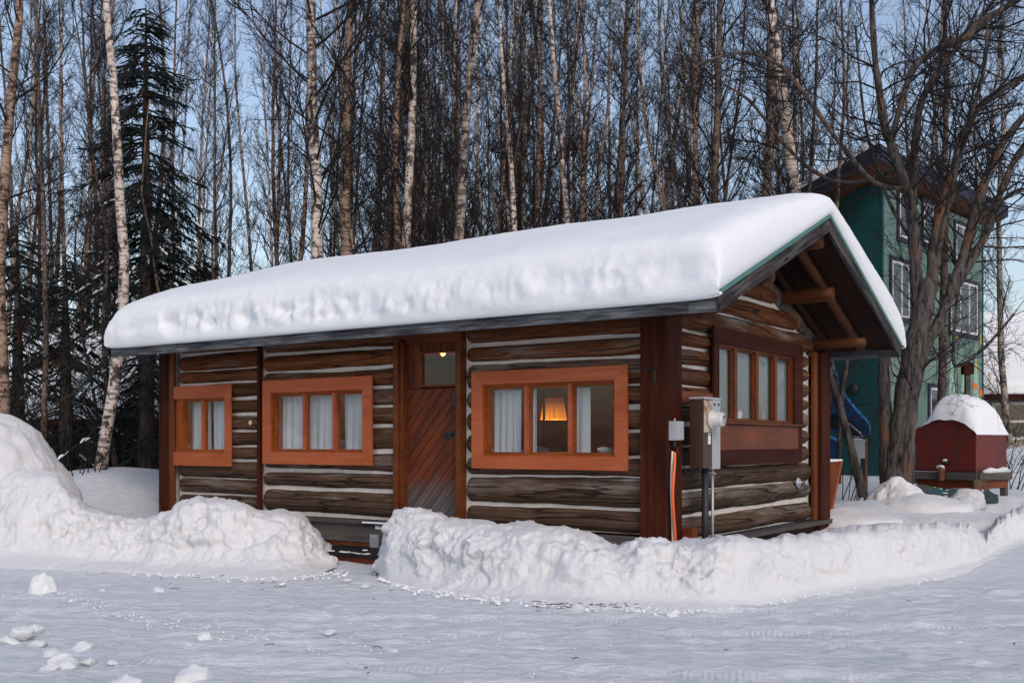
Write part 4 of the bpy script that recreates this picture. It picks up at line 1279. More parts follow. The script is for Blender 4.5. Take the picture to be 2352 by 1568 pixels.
def stem(u0, v0, u1, v1, w, t, color, label, group=None, k=0, kind=0, name='birch_tree'):
    """a tree whose trunk passes (u0,v0) and (u1,v1) at distance t and is w wide there"""
    a, b = at(u0, v0, t), at(u1, v1, t)
    d = (b - a)
    zb = ground_h(*st(a)) - .05
    base = a + d * ((zb - a.z) / d.z)
    base.z = zb = gz(base.x, base.y) - .05
    lst = BT if kind == 0 else ST
    dia = w * t / FPX
    need = (CAM.z + HY / FPX * t + 1.5) / (14.0 if kind == 0 else 9.0)
    sxy = dia / (.172 if kind == 0 else .078)
    return put_tree(lst[k % len(lst)], base, d, sxy, max(need, min(sxy, 1.35)), color, label, group, name, spin=k * 2.39)

MAIN = [
    (10, 950, 32, 0, 25, 17.5, WARM, 'thick brown birch at the far left edge of the yard'),
    (228, 1040, 258, 150, 24, 15.6, PALE, 'peeling pale birch standing left of the cabin roof end'),
    (728, 590, 733, 0, 28, 19.0, PALE, 'broad pale birch behind the roof, left of the brown trunk pair'),
    (770, 585, 762, 0, 25, 19.4, WARM, 'brown trunked birch close beside the broad pale one'),
    (822, 580, 776, 0, 15, 20.0, PALE, 'slim birch leaning left just right of the brown trunk'),
    (880, 575, 904, 0, 19, 19.6, BROWN, 'brown birch at the left of the tight trunk cluster above the door'),
    (908, 570, 929, 0, 23, 18.8, PALE, 'whitest tall birch in the tight cluster above the door'),
    (937, 565, 945, 0, 19, 19.2, WARM, 'right hand trunk of the tight birch cluster above the door'),
    (862, 575, 858, 0, 13, 21.0, BROWN, 'thin straight birch just left of the tight cluster'),
    (1047, 550, 1056, 0, 15, 20.2, BROWN, 'brown birch left of the grey leaning birch'),
    (1082, 545, 1112, 0, 24, 18.2, GREY, 'grey thick birch leaning right behind the middle of the roof'),
    (1172, 535, 1154, 0, 17, 19.3, PALE, 'pale birch leaning left, right of the grey leaning one'),
    (1212, 530, 1206, 0, 15, 21.5, BROWN, 'thin brown birch of a close pair behind the roof middle'),
    (1238, 528, 1246, 0, 15, 21.0, WARM, 'warm brown birch at the right of a close pair'),
    (1287, 520, 1266, 60, 18, 19.8, PALE, 'pale spotted birch above the lamp window'),
    (1347, 510, 1322, 0, 14, 20.6, WARM, 'slim birch leaning left of the roof centre right'),
    (1416, 500, 1430, 0, 14, 21.2, BROWN, 'thin brown birch above the right part of the roof'),
    (1532, 478, 1481, 0, 14, 20.0, WARM, 'birch leaning strongly left above the right roof half'),
    (1586, 470, 1590, 0, 17, 19.5, WARM, 'orange tinted straight birch above the gable end'),
    (1645, 462, 1634, 0, 15, 20.3, PALE, 'pale straight birch left of the very dark trunk'),
    (1664, 460, 1672, 0, 21, 18.6, DARK, 'very dark trunk rising behind the gable end of the roof'),
    (1752, 440, 1742, 0, 23, 20.0, WARM, 'brown birch left of the widest pale trunk near the ridge'),
    (1784, 420, 1781, 0, 32, 19.0, PALE, 'widest pale birch rising behind the roof ridge end'),
    (1838, 400, 1826, 0, 14, 22.0, BROWN, 'thin brown birch right of the widest pale birch'),
    (1908, 330, 1920, 0, 13, 19.0, BROWN, 'slender tree in front of the green house peak'),
    (1872, 420, 1880, 0, 12, 19.5, DARK, 'thin dark tree left of the green house'),
    (335, 1000, 338, 0, 15, 19.5, BROWN, 'bare brown trunk beside the dark spruce'),
    (95, 960, 70, 0, 13, 17.0, DARK, 'thin dark leaning trunk between far left birch and spruce'),
    (650, 600, 640, 0, 12, 21.0, BROWN, 'slim brown birch above the left half of the roof'),
    (690, 590, 684, 0, 14, 20.5, WARM, 'slim warm birch just left of the broad pale one'),
    (2174, 950, 2180, 0, 19, 17.8, DARK, 'dark straight trunk between the old tree and the red tank'),
    (2310, 700, 2290, 0, 14, 26.0, GREY, 'grey birch behind the far right edge beyond the shed'),
]
for k, (u0, v0, u1, v1, w, t, c, lab) in enumerate(MAIN):
    stem(u0, v0, u1, v1, w, t, c, lab, k=k)
MARK = sorted([(9, 'far left birch'), (238, 'peeling pale birch'), (335, 'dark spruce'), (730, 'broad pale birch'), (918, 'tight birch cluster'), (1095, 'grey leaning birch'), (1160, 'pale left-leaning birch'), (1276, 'spotted birch'),
               (1500, 'strongly leaning birch'), (1590, 'orange tinted birch'), (1668, 'very dark trunk'), (1783, 'widest pale birch'), (1912, 'green house peak'), (2040, 'old tree'), (2176, 'dark trunk by the tank'), (2300, 'far right shed')])
TONE = {WARM: 'warm brown', BROWN: 'brown', DARK: 'dark', PALE: 'pale', GREY: 'grey'}
USED = {}
def name_tree(kind, u, t, c, lean, w):
    m = min(MARK, key=lambda q: abs(q[0] - u))
    side = 'left of' if u < m[0] - 14 else 'right of' if u > m[0] + 14 else 'straight behind'
    how = 'left-leaning ' if lean < -.035 else 'right-leaning ' if lean > .035 else 'upright '
    size = 'very thin' if w < .075 else 'thin' if w < .12 else 'slim'
    far = '' if t < 24 else ' farther back' if t < 33 else ' far back'
    lab = '%s %s%s %s %s the %s%s' % (size, how, TONE[c], kind, side, m[1], far)
    USED[lab] = USED.get(lab, 0) + 1
    return lab, (kind + ('es ' if kind == 'birch' else 's ') + side + ' the ' + m[1] + far)
r_ = random.Random(77)
def clear(p):
    if -8.6 < p.x < 1.6 and -1.6 < p.y < 6.4: return False
    s, t = st(p)
    if 5.0 < s < 15.5 and 18.5 < t < 31: return False
    if s < -5 and 19.2 < t < 27: return False
    return True
cnt = 0
while cnt < 112:
    t = r_.uniform(20.0, 44.0)
    u = r_.uniform(-30, 2390)
    p = at(u, 1016, t)
    if not clear(p) or (u > 1960 and t < 33): continue
    w = r_.choice([9, 10, 11, 12, 13, 14]) * (24 / t) ** .6
    c = r_.choice([WARM, BROWN, BROWN, DARK, PALE, GREY, BROWN])
    if 600 < u < 1500 and t < 30 and r_.random() < .45: c = PALE
    du = r_.gauss(0, 36)
    lab, grp = name_tree('birch', u + du * .3, t, c, du / 600, w * t / FPX)
    stem(u, 600, u + du, 0, w, t, c, lab, grp, k=cnt + 3)
    cnt += 1
cnt = 0
while cnt < 50:
    t = r_.uniform(17.2, 30.0); u = r_.uniform(-30, 2380)
    p = at(u, 1016, t)
    if not clear(p) or (u > 1930 and t < 31): continue
    tm = ST[cnt % 4]
    s = r_.uniform(.75, 1.25); c = r_.choice([DARK, DARK, BROWN])
    tl = Vector((r_.gauss(0, .12), r_.gauss(0, .12), 1))
    lab, grp = name_tree('sapling', u, t, c, tl.dot(RV), .075 * s)
    put_tree(tm, Vector((p.x, p.y, gz(p.x, p.y))), tl, s, s * r_.uniform(.7, 1.1), c, lab, grp, 'sapling', r_.uniform(0, 6))
    cnt += 1

# dark spruce left of the cabin
def spruce(base, H, R, seed, label, low=.06, nwh=30, bare=.32, thin=.5):
    rng = random.Random(seed)
    root = tag(empty('spruce_tree', base), label, 'tree')
    MB().tube([(0, 0, -.2), (.02, 0, H * .3), (-.03, .02, H * .65), (0, 0, H)], [.15, .12, .07, .01], 10).build('trunk', M_BARK, root, True)
    cr, sn = MB(), MB()
    for w in range(nwh):
        f = low + (1 - low) * w / nwh
        z = H * f
        wv_ = rng.uniform(.75, 1.2)
        prof = wv_ * R * min(1, .35 + f * 2.0) * (1 - f) ** .75 + .12
        for b in range(rng.choice([4, 5, 6, 7])):
            a = rng.uniform(0, 6.283); L = prof * rng.uniform(.55, 1.25)
            dens = 1.0 if f > bare else thin
            d = Vector((math.cos(a), math.sin(a), .15 if f > .7 else -.10))
            p0 = Vector((0, 0, z + rng.uniform(-.15, .15)))
            path = [p0]
            q = p0.copy()
            for k in range(6):
                d = (d + Vector((rng.gauss(0, .07), rng.gauss(0, .07), (-.15 if k < 4 else .12) + rng.gauss(0, .04)))).normalized()
                q = q + d * (L / 6); path.append(q.copy())
            cr.tube(path, [.020, .016, .013, .011, .009, .007, .004], 4, False)
            ns = int(L / .05 * dens)
            for k in range(ns):
                g = .12 + .88 * (k + rng.random()) / ns
                i = min(int(g * 6), 5); p = path[i].lerp(path[i + 1], g * 6 - i)
                dd = (path[i + 1] - path[i]).normalized()
                sd = dd.cross(Vector((0, 0, 1))).normalized() * rng.choice([-1, 1])
                ls_ = rng.uniform(.12, .34) * (1.15 - .6 * g) * (.7 + .3 * R)
                e = (dd * .75 + sd * .8 + Vector((0, 0, rng.uniform(-.55, .05)))).normalized()
                m1 = p + e * ls_ * .55; m2 = m1 + (e + Vector((0, 0, -.15))).normalized() * ls_ * .45
                r = rng.uniform(.007, .013)
                cr.tube([p, m1, m2], [r, r * 1.05, r * .3], 3, False)
                for s2 in (-1, 1, -.5, .6):
                    h = p.lerp(m1, rng.uniform(.4, 1))
                    e2 = (e + sd.cross(e) * .0 + dd * .7 * s2 + Vector((0, 0, rng.uniform(-.3, .1)))).normalized()
                    cr.tube([h, h + e2 * ls_ * rng.uniform(.25, .5)], [r * .9, r * .25], 3, False)
            if .16 < f < .62 and rng.random() < .5:
                for k in range(rng.choice([2, 3, 5])):
                    g = rng.uniform(.35, .98); i = min(int(g * 6), 5); p = path[i].lerp(path[i + 1], g * 6 - i)
                    s = rng.uniform(.02, .055)
                    dd = (path[i + 1] - path[i]).normalized()
                    sn.tube([p - dd * s * 1.4 + Vector((0, 0, .012)), p + Vector((0, 0, .03)), p + dd * s * 1.6 + Vector((0, 0, .012))], [s * .25, s * .55, s * .2], 5, False)
    cr.build('crown', M_NEEDLE, root)
    tag(sn.build('bough_snow', M_SOFT, root, True), kind='stuff')
    return root
p = at(335, 1080, 17.6); spruce((p.x, p.y, gz(p.x, p.y) - .1), 8.1, 2.25, 3, 'tall dark spruce with snow specks left of the cabin', low=.10, nwh=48)
p = at(150, 1080, 18.3); spruce((p.x, p.y, gz(p.x, p.y) - .1), 4.3, 2.0, 8, 'low drooping spruce between the far left birches', low=.08, nwh=20, bare=.6, thin=.22)
p = at(40, 1080, 18.9); spruce((p.x, p.y, gz(p.x, p.y) - .1), 4.8, 1.9, 17, 'dark bare-limbed spruce behind the far left birch', low=.1, nwh=22, bare=.7, thin=.3)
p = at(468, 1080, 20.4); spruce((p.x, p.y, gz(p.x, p.y) - .1), 4.6, 1.5, 12, 'small snow flecked spruce peeping over the left roof end', low=.15, nwh=24)

# old many-stemmed tree beside the gable
old = tag(empty('old_willow', tuple(at(2070, 1165, 15.0))), 'old many-stemmed rough barked tree between the cabin gable and the red tank', 'tree')
oo = old.location.copy()
rng = random.Random(5)
TW = MB()
def limb(pts, t0, wid, name='limb', twig=True, n2=9, mat=M_BARK, dens=1.0, nb=None):
    P = [at(u, v, t0 + dt) - oo for u, v, dt in pts]
    # refine
    R = []
    for i in range(len(P) - 1):
        p0, p1, p2, p3 = P[max(i - 1, 0)], P[i], P[i + 1], P[min(i + 2, len(P) - 1)]
        for k in range(4):
            t = k / 4
            R.append(.5 * ((2 * p1) + (p2 - p0) * t + (2 * p0 - 5 * p1 + 4 * p2 - p3) * t * t + (3 * p1 - p0 - 3 * p2 + p3) * t ** 3))
    R.append(P[-1])
    m = len(R)
    rad = [np.interp(i / (m - 1), np.linspace(0, 1, len(wid)), wid) * t0 / FPX / 2 * .84 for i in range(m)]
    rad = [r * (1 + .10 * math.sin(i * 1.7 + pts[0][0])) for i, r in enumerate(rad)]
    big_ = rad[0] > .09
    tb_ = MB().tube(R, rad, 40 if big_ else 10)
    if big_:       # ribs and furrows of the old bark
        VV = np.array(tb_.v); nn = 40
        cc = np.repeat(np.array([tuple(q) for q in R]), nn, 0); rr_ = np.repeat(np.array(rad), nn)
        k_ = 1 + .16 * fbm(VV * np.array([7, 7, 1.3]), 3, 3) - .12 * np.abs(fbm(VV * np.array([16, 16, 2.2]), 3, 8))
        tb_.v = [tuple(v) for v in cc + (VV - cc) * k_[:, None]]
    tb_.build(name, mat, old, True)
    if twig:
        nbr = nb or int(m * .9 * dens)
        for k in range(nbr):
            f = rng.uniform(.22, 1.0); i = min(int(f * (m - 1)), m - 2)
            p = R[i].lerp(R[i + 1], f * (m - 1) - i); d0 = (R[i + 1] - R[i]).normalized()
            sd = d0.cross(Vector((rng.gauss(0, 1), rng.gauss(0, 1), rng.gauss(0, 1)))).normalized()
            L = rng.uniform(.6, 1.9)
            rb = min(rad[i] * .35, .008 + .005 * L)
            path = branch_path(p, d0 * .7 + sd, L, 5, rng, .25, .16)
            TW.tube(path, [rb, rb * .85, rb * .7, rb * .5, rb * .4, rb * .25], 4, False)
            twigs_on(TW, path, rb, L, rng, 6, 4, .1, .0027)
T0 = 15.0
limb([(2062, 1195, 0), (2060, 1110, 0), (2066, 1030, 0), (2072, 960, 0), (2084, 870, 0), (2108, 765, 0), (2126, 690, 0), (2137, 640, 0)], T0, [100, 70, 58, 56, 58, 58, 52, 40], 'trunk', False)
limb([(2042, 1180, .1), (2036, 1080, .1), (2034, 960, .1), (2031, 880, .1), (2030, 822, .1)], T0, [52, 40, 36, 34, 31], 'broken_stem', False)
limb([(2080, 1170, -.1), (2084, 1060, -.1), (2090, 960, -.1), (2104, 870, -.1), (2128, 790, 0), (2160, 735, .1), (2205, 612, .3), (2241, 484, .5), (2266, 408, .6), (2302, 331, .8), (2362, 255, 1.0)], T0, [50, 40, 36, 34, 34, 31, 29, 27, 25, 22, 16])
limb([(2112, 700, .1), (2104, 640, .1), (2100, 561, .0), (2093, 484, -.1), (2082, 433, -.1), (2067, 388, -.2), (2047, 331, -.2), (2031, 286, -.3), (2021, 219, -.3), (2009, 127, -.4), (2001, -20, -.5)], T0, [40, 36, 32, 30, 28, 27, 26, 24, 20, 17, 14])
limb([(2099, 470, -.1), (2098, 423, 0), (2105, 306, .2), (2118, 229, .4), (2154, 168, .5), (2210, 92, .7), (2266, 25, .8), (2310, -40, .9)], T0, [20, 22, 21, 19, 17, 15, 12, 10])
limb([(2047, 331, -.2), (2067, 245, -.3), (2093, 168, -.4), (2118, 138, -.4), (2174, 102, -.5), (2230, 82, -.5), (2266, 46, -.6), (2352, -10, -.7)], T0, [15, 16, 17, 18, 22, 20, 18, 15])
limb([(2138, 660, 0), (2146, 561, .1), (2159, 484, .2), (2185, 408, .2), (2210, 331, .3), (2241, 255, .4), (2292, 214, .5), (2362, 168, .6)], T0, [36, 30, 27, 25, 22, 20, 18, 15])
limb([(2160, 735, .2), (2179, 688, .3), (2215, 627, .4), (2266, 535, .6), (2302, 433, .8), (2337, 357, 1.0), (2400, 270, 1.2)], T0, [26, 25, 24, 22, 19, 16, 12])
limb([(2150, 620, .1), (2166, 520, -.2), (2190, 430, -.4), (2200, 330, -.6), (2236, 250, -.8), (2262, 150, -1.0), (2268, 60, -1.1)], T0, [16, 15, 14, 13, 11, 9, 7])
limb([(2240, 486, .5), (2290, 470, .2), (2330, 440, .0), (2380, 430, -.2)], T0, [12, 11, 9, 7])
limb([(2205, 612, .3), (2190, 800, .2), (2200, 840, 0), (2260, 800, -.3), (2330, 720, -.5)], T0, [6, 9, 9, 8, 6], n2=6)
limb([(2082, 433, -.1), (2010, 420, -.6), (1930, 330, -1.0), (1850, 220, -1.3), (1790, 150, -1.5), (1700, 120, -1.7), (1600, 150, -1.8)], T0, [13, 12, 12, 11, 10, 8, 5])
limb([(2067, 388, -.2), (1960, 420, .6), (1880, 400, .9), (1800, 330, 1.1), (1720, 230, 1.3), (1650, 190, 1.4)], T0 + 2, [11, 11, 11, 10, 8, 5])
limb([(2100, 561, 0), (2050, 480, .5), (2020, 400, .6), (1990, 300, .8), (1975, 180, 1.0), (1965, 60, 1.1)], T0, [10, 10, 9, 8, 7, 6])
link('twigs', TW.mesh('twigs', True), M_TWIG, old)
p = at(2030, 818, 15.1) - oo
link('snow_cap', lump_mesh(31, .5), M_SOFT, old, loc=p).scale = (.10, .10, .07)
# leaning young stems by the rear corner
for k, (pts, w, lab) in enumerate((([(1893, 780, 0), (1897, 835, 0), (1924, 915, 0), (1958, 1040, 0), (1984, 1140, 0)], [13, 15, 17, 19, 24], 'crooked leaning young trunk just beside the rear corner post'),
                                   ([(1955, 780, .3), (1946, 830, .3), (1936, 900, .3), (1928, 1000, .3), (1926, 1110, .3)], [8, 9, 10, 11, 12], 'thin upright young stem behind the crooked leaning trunk'))):
    P = [at(u, v, 14.6 + dt) for u, v, dt in pts][::-1]
    base = P[0].copy()
    root = tag(empty('young_tree', base), lab, 'tree')
    ww = [x * 14.6 / FPX / 2 for x in w][::-1]
    top = P[-1] + (P[-1] - P[-2]).normalized() * 1.2
    MB().tube([q - base for q in P] + [top - base], ww + [ww[-1] * .5], 9).build('trunk', M_BARK, root, True)
    cb = MB()
    for j in range(12):
        i = rng.randrange(1, len(P) - 1); p = P[i].lerp(P[i + 1], rng.random()) - base
        path = branch_path(p, Vector((rng.gauss(0, 1), rng.gauss(0, 1), .5)), rng.uniform(.4, 1.0), 4, rng, .4, .15)
        cb.tube(path, [.008, .007, .005, .004, .003], 4, False); twigs_on(cb, path, .008, .7, rng, 5, 4, .1, .003)
    cb.build('crown', M_TWIG, root, True)
heap = tag(empty('snow_heap', tuple(at(2040, 1160, 14.45))), 'lumpy snow clinging to the foot of the old tree', 'snow')
ho = heap.location.copy()
hm = mound('snow_cone', (0, 0, -.12), .46, .36, .50, '', 391, n=70, power=1.5, lump=3.4, mat=M_SNOW)
hm.parent = heap; del hm['kind']; hm.location = (.05, .15, .0)
for k, (u, v, t, sx, sz) in enumerate(((2008, 1172, 14.2, .22, .10), (2078, 1168, 14.3, .16, .08))):
    o = link('snow_clump', lump_mesh(300 + k), M_SOFT, heap, loc=at(u, v, t) - ho, rz=k * .9); o.scale = (sx, sx * .9, sz)
for k, (u, v, t, sx, sz, lab) in enumerate(((1940, 1200, 13.8, .75, .15, 'low snow drift behind the rear corner of the cabin'), (2110, 1196, 14.3, .7, .16, 'round snow hump in front of the tarpaulin'), (2165, 1200, 13.8, .9, .12, 'flat snow hump just behind the right bank crest'), (2325, 1175, 15.5, 1.1, .26, 'snow drift at the right edge below the tank'))):
    mp = at(u, v, t)
    mound('snow_drift', (mp.x, mp.y, gz(mp.x, mp.y) - .06), sx, sx * .8, sz, lab, 190 + k, n=60, power=1.6, lump=2.4, mat=M_SNOW)

# bare shrubs
def shrub(u, v, t, h, n, label, seed, group=None):
    rng = random.Random(seed)
    base = at(u, v, t); base.z = gz(base.x, base.y) - .03
    root = tag(empty('bare_shrub', base), label, 'shrub', group)
    mb = MB()
    for k in range(n):
        a = rng.uniform(0, 6.28)
        L = h * rng.uniform(.6, 1.1)
        path = branch_path(Vector((rng.gauss(0, .12), rng.gauss(0, .12), 0)), Vector((math.cos(a) * .4, math.sin(a) * .4, 1)), L, 6, rng, .3, .12)
        mb.tube(path, [.010, .009, .008, .006, .005, .004, .003], 4, False)
        twigs_on(mb, path, .009, L * .8, rng, 7, 4, .15, .0032, .25)
    mb.build('stems', M_TWIG, root, True)
shrub(200, 1120, 15.2, .7, 6, 'small bare shrub poking through the snow left of the cabin', 1)
shrub(2325, 1110, 18.5, 1.4, 9, 'bare thin shrub at the right edge beside the tank', 2)
shrub(1960, 1120, 17.0, 1.6, 6, 'sparse shrub in front of the mural', 3)
shrub(2285, 1090, 18.8, 1.5, 6, 'bare shrub just right behind the red tank', 4)
shrub(290, 1090, 17.0, 1.3, 7, 'bare shrub in front of the dark fence left of the cabin', 5)
for k, (u, t, h) in enumerate(((20, 17.5, 2.6), (75, 18.4, 3.2), (150, 17.2, 2.4), (205, 18.6, 3.0), (275, 18.2, 2.6), (385, 18.9, 2.8), (50, 18.9, 3.4), (320, 18.9, 3.2))):
    shrub(u, 1080, t, h, 9, ('dark twiggy thicket shrub at the far left', 'tall twiggy shrub right of the far left birch', 'twiggy shrub under the low drooping spruce', 'tall bare shrub beside the peeling birch', 'bare shrub at the left of the spruce trunk', 'bare shrub just left of the cabin corner', 'tallest dark shrub at the far left fence', 'bare shrub behind the spruce trunk')[k], 60 + k)
shrub(120, 1090, 16.6, 1.6, 7, 'bare shrub beside the tall snow pile', 6)

# ------------------------------------------------------------------ red fuel tank on its timber stand
def local_frame(u, v, t, ang):
    """origin on the spot, x runs along ang (degrees right of the view), y away"""
    o = at(u, v, t)
    return o, YAW - math.radians(ang)
TK = at(2243, 1130, 16.2)
tz = gz(TK.x, TK.y)
tank = tag(empty('fuel_tank', (TK.x, TK.y, .10), YAW - math.radians(53)), 'rusty dark red fuel tank with arched top beside the old tree', 'tank')
# local: -x is the arched face seen to the left, +y runs back; near vertical edge at the origin
zb, zs, za = .72, 1.33, 1.58
prof = [(-1.10, zb)]
for k in range(13):
    f = k / 12
    prof.append((-1.10 + 1.10 * f, zs + (za - zs) * math.sin(math.pi * f) ** .75 if 0 < k < 12 else zs))
prof.append((0, zb))
m_ = MB(); n_ = len(prof)
for y in (.0, .012, .90, .912):
    ins = .012 if y in (.0, .912) else 0
    m_.v += [(x + (ins if x < -.55 else -ins), y, z - (ins if z > 1 else -ins)) for x, z in prof]
m_.f.append(tuple(range(n_))); m_.f.append(tuple(range(4 * n_ - 1, 3 * n_ - 1, -1)))
for k in range(3):
    for j in range(n_):
        j2 = (j + 1) % n_
        m_.f.append((k * n_ + j, k * n_ + n_ + j, k * n_ + n_ + j2, k * n_ + j2))
m_.build('shell', M_TANK, tank)
fl = MB().lathe([(.0, .0), (.045, .0), (.05, .02), (.05, .14), (.06, .15), (.06, .19), (.03, .20), (.0, .2)], 14, o=(-.52, -.11, .58)).build('filter_bowl', plain('rust_orange', (.17, .06, .03), .6), tank, True)
MB().tube([(-.52, -.11, .78), (-.50, -.11, .86), (-.45, -.06, .86), (-.45, .0, .86)], .018, 8).build('pipe', M_IRON, tank, True)
link('filter_snow', lump_mesh(51, .6), M_SOFT, tank, loc=(-.52, -.11, .80)).scale = (.075, .075, .06)
link('filter_snow', lump_mesh(52, .6), M_SOFT, tank, loc=(-.47, -.10, .90)).scale = (.04, .04, .035)
std = tag(empty('tank_stand', (TK.x, TK.y, .10), YAW - math.radians(53)), 'weathered timber stand carrying the red fuel tank', 'stand')
board('beam', std, M_SKIRT, (-1.12, -.03, .655), (.03, -.03, .655), .125, .06)
board('beam', std, M_SKIRT, (.04, -.02, .655), (.04, .95, .655), .125, .06, (1, 0, 0))
board('beam', std, M_SKIRT, (-1.12, .93, .655), (.03, .93, .655), .125, .06)
board('rail', std, M_PANEL, (-1.0, .02, .525), (.0, .02, .525), .13, .04)
board('rail', std, M_PANEL, (.0, .05, .525), (.0, .9, .525), .13, .04, (1, 0, 0))
for x, y in ((-1.05, .03), (-.03, .04), (-.03, .88), (-1.05, .88)):
    board('leg', std, M_SKIRT, (x, y, .0), (x, y, .59), .09, .09)
board('brace', std, M_SKIRT, (-1.12, -.09, .52), (-.72, -.14, .22), .09, .035)
board('brace', std, M_TIMBER, (.06, -.08, .60), (.12, -.16, .22), .11, .045, (.6, -.8, 0))
board('brace', std, M_TIMBER, (.09, .02, .58), (.30, -.06, .24), .07, .04, (.6, -.8, 0))
ts = MB()
r_ = random.Random(6)
# snow cap on the tank, following its arch
nx, ny = 60, 46
V = []
for i in range(nx):
    fx = i / (nx - 1)
    for j in range(ny):
        fy = j / (ny - 1)
        x = -1.10 + 1.12 * fx; y = -.02 + .95 * fy
        base = zs + (za - zs) * max(0, math.sin(math.pi * min(max(fx, 0), 1))) ** .75
        ex = min(fx, 1 - fx) * 1.12; ey = min(fy, 1 - fy) * .95
        e = min(1, ex / .45) if fx < .5 else min(1, ex / .26)
        e2 = min(1, ey / .30)
        h = (1 - (1 - e) ** 2.2) ** .7 * (1 - (1 - e2) ** 2.2) ** .7
        hgt = .36 * h * (.16 + .84 * sstep(.10, .42, fx))
        V.append((x, y, base + hgt - .008 + (.0 if h > 0 else -.02)))
V = np.array(V)
V[:, 2] += .07 * fbm(V * 3.2, 3, 4) * np.clip((V[:, 2] - zs) * 4, 0, 1)
V[:, :2] += .03 * np.stack([fbm(V * 4, 3, 14), fbm(V * 4, 3, 15)], 1)
sc_o = link('tank_snow', grid_mesh('tank_snow', V, nx, ny), M_SOFT, loc=(TK.x, TK.y, .10), rz=YAW - math.radians(53))
tag(sc_o, 'deep rounded cap of snow on top of the red tank', 'snow')
rs_ = MB().tube([(.055, .10, .725), (.06, .3, .745), (.06, .5, .735), (.058, .7, .75), (.055, .9, .725)], [.025, .05, .035, .05, .02], 8).build('beam_snow', M_SNOW, std, True)
# tarp lying under the tank
tp = at(2160, 1160, 15.4)
V = []; nx, ny = 60, 20
for i in range(nx):
    for j in range(ny):
        fx, fy = i / (nx - 1), j / (ny - 1)
        x = -.75 + 1.5 * fx; y = -.28 + .56 * fy
        z = .10 + .16 * math.exp(-((fy - .55) / .3) ** 2) * (.6 + .4 * math.sin(fx * 5)) - .12 * (fy < .1)
        V.append((x, y, z))
V = np.array(V); V[:, 2] += .075 * fbm(V * np.array([3, 7, 0]), 3, 8)
gzt = gz(tp.x, tp.y)
tarp_m = Mat('teal_tarp', .5, .4)
tn = tarp_m.noise(tarp_m.coords((3, 3, 3), rand=False), 2.2, 5, .6)
tarp_m.color(tarp_m.mix(tarp_m.ramp(tn, (.45, 0), (.56, 1)), (.012, .07, .085), (.05, .032, .025)))
tarp = link('tarp', grid_mesh('tarp', V, nx, ny), tarp_m.m, loc=(tp.x, tp.y, gzt + .10), rz=YAW + .05)
tag(tarp, 'crumpled teal tarpaulin dusted with snow below the red tank', 'tarp')
ts = MB(); r_ = random.Random(16)
for k in range(30):
    q = V[r_.randrange(len(V))]; s = r_.uniform(.010, .028)
    ts.lathe([(s * 2.2, -.006), (s * 1.3, .004), (0, .008)], 7, o=(q[0], q[1], q[2]))
tag(ts.build('tarp_snow', M_SNOW, tarp, True), kind='stuff')
ck = at(2225, 1160, 14.6)
o = link('snow_chunk', lump_mesh(61, .8), M_SNOW, loc=(ck.x, ck.y, gz(ck.x, ck.y) + .12)); o.scale = (.34, .3, .24)
tag(o, 'big broken snow block with dirt right of the tarpaulin', 'snow chunk')

# utility pedestal by the old tree
pd = at(1971, 1080, 16.0)
ped = tag(empty('utility_pedestal', (pd.x, pd.y, gz(pd.x, pd.y)), YAW), 'grey utility box on a short post near the mural', 'utility box')
zp = at(1971, 1052, 16.0).z - ped.location.z
MB().box(-.02, .03, -.02, .03, -.1, zp).build('post', M_GALV, ped)
MB().box(-.075, .085, -.06, .06, zp, zp + .26).build('box', M_GREYBOX, ped)
MB().box(-.085, .095, -.07, .07, zp + .26, zp + .285).build('lid', M_GREYBOX, ped)
MB().box(.10, .14, -.02, .05, -.1, zp + .3).build('timber_post', M_TIMBER, ped)
link('snow_cap', lump_mesh(71, .4), M_SOFT, ped, loc=(0, 0, zp + .29)).scale = (.08, .06, .05)

# ------------------------------------------------------------------ green house with a painted wall
P0 = at(2025, 1016, 21.0); P0.z = 0
hrot = YAW - math.radians(43.6) + math.pi / 2      # local x runs along the light green wall, y along the mural wall
house = tag(empty('green_house', P0, hrot), 'tall green house with painted mural wall behind the old tree', 'house')
hz0, HT = .3, 6.45
def clap(name, c0, c1, sc):
    m = Mat(name, .65, .25)
    n = m.noise(m.coords(rand=False), sc, 4, .6)
    m.color(m.mix(m.ramp(n, (.4, 0), (.62, 1)), c0, c1)); return m.m
M_LIGHTG = clap('light_green_paint', (.088, .15, .13), (.125, .195, .165), .9)
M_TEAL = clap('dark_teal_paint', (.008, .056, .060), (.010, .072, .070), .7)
M_NAVY = plain('navy_trim', (.018, .022, .04), .6, .3)
M_ORNG = plain('orange_wood_soffit', (.12, .042, .014), .6, .2, var=.4)
M_PANE = Mat('dark_window_pane', .08, .6); M_PANE.color((.03, .035, .04)); M_PANE = M_PANE.m
M_WHITE = plain('white_paint', (.52, .52, .51), .6, .3, var=.06)
MB().box(0, 5.5, .02, 7.0, hz0, HT).build('wall', M_LIGHTG, house)
for k in range(14):      # vertical siding boards of the light green wall
    MB().box(k * .393 + .004, k * .393 + .389, -.012, .019, hz0, HT).build('siding_board', M_LIGHTG, house)
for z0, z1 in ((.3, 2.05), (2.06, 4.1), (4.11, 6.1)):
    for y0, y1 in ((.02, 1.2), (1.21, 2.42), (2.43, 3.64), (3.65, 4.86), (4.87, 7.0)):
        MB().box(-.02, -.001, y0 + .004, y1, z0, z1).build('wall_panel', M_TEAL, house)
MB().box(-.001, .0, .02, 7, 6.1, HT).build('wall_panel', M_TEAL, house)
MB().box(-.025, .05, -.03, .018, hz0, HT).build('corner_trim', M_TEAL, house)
MB().box(5.46, 5.53, -.03, .04, hz0, HT).build('corner_trim', M_TEAL, house)
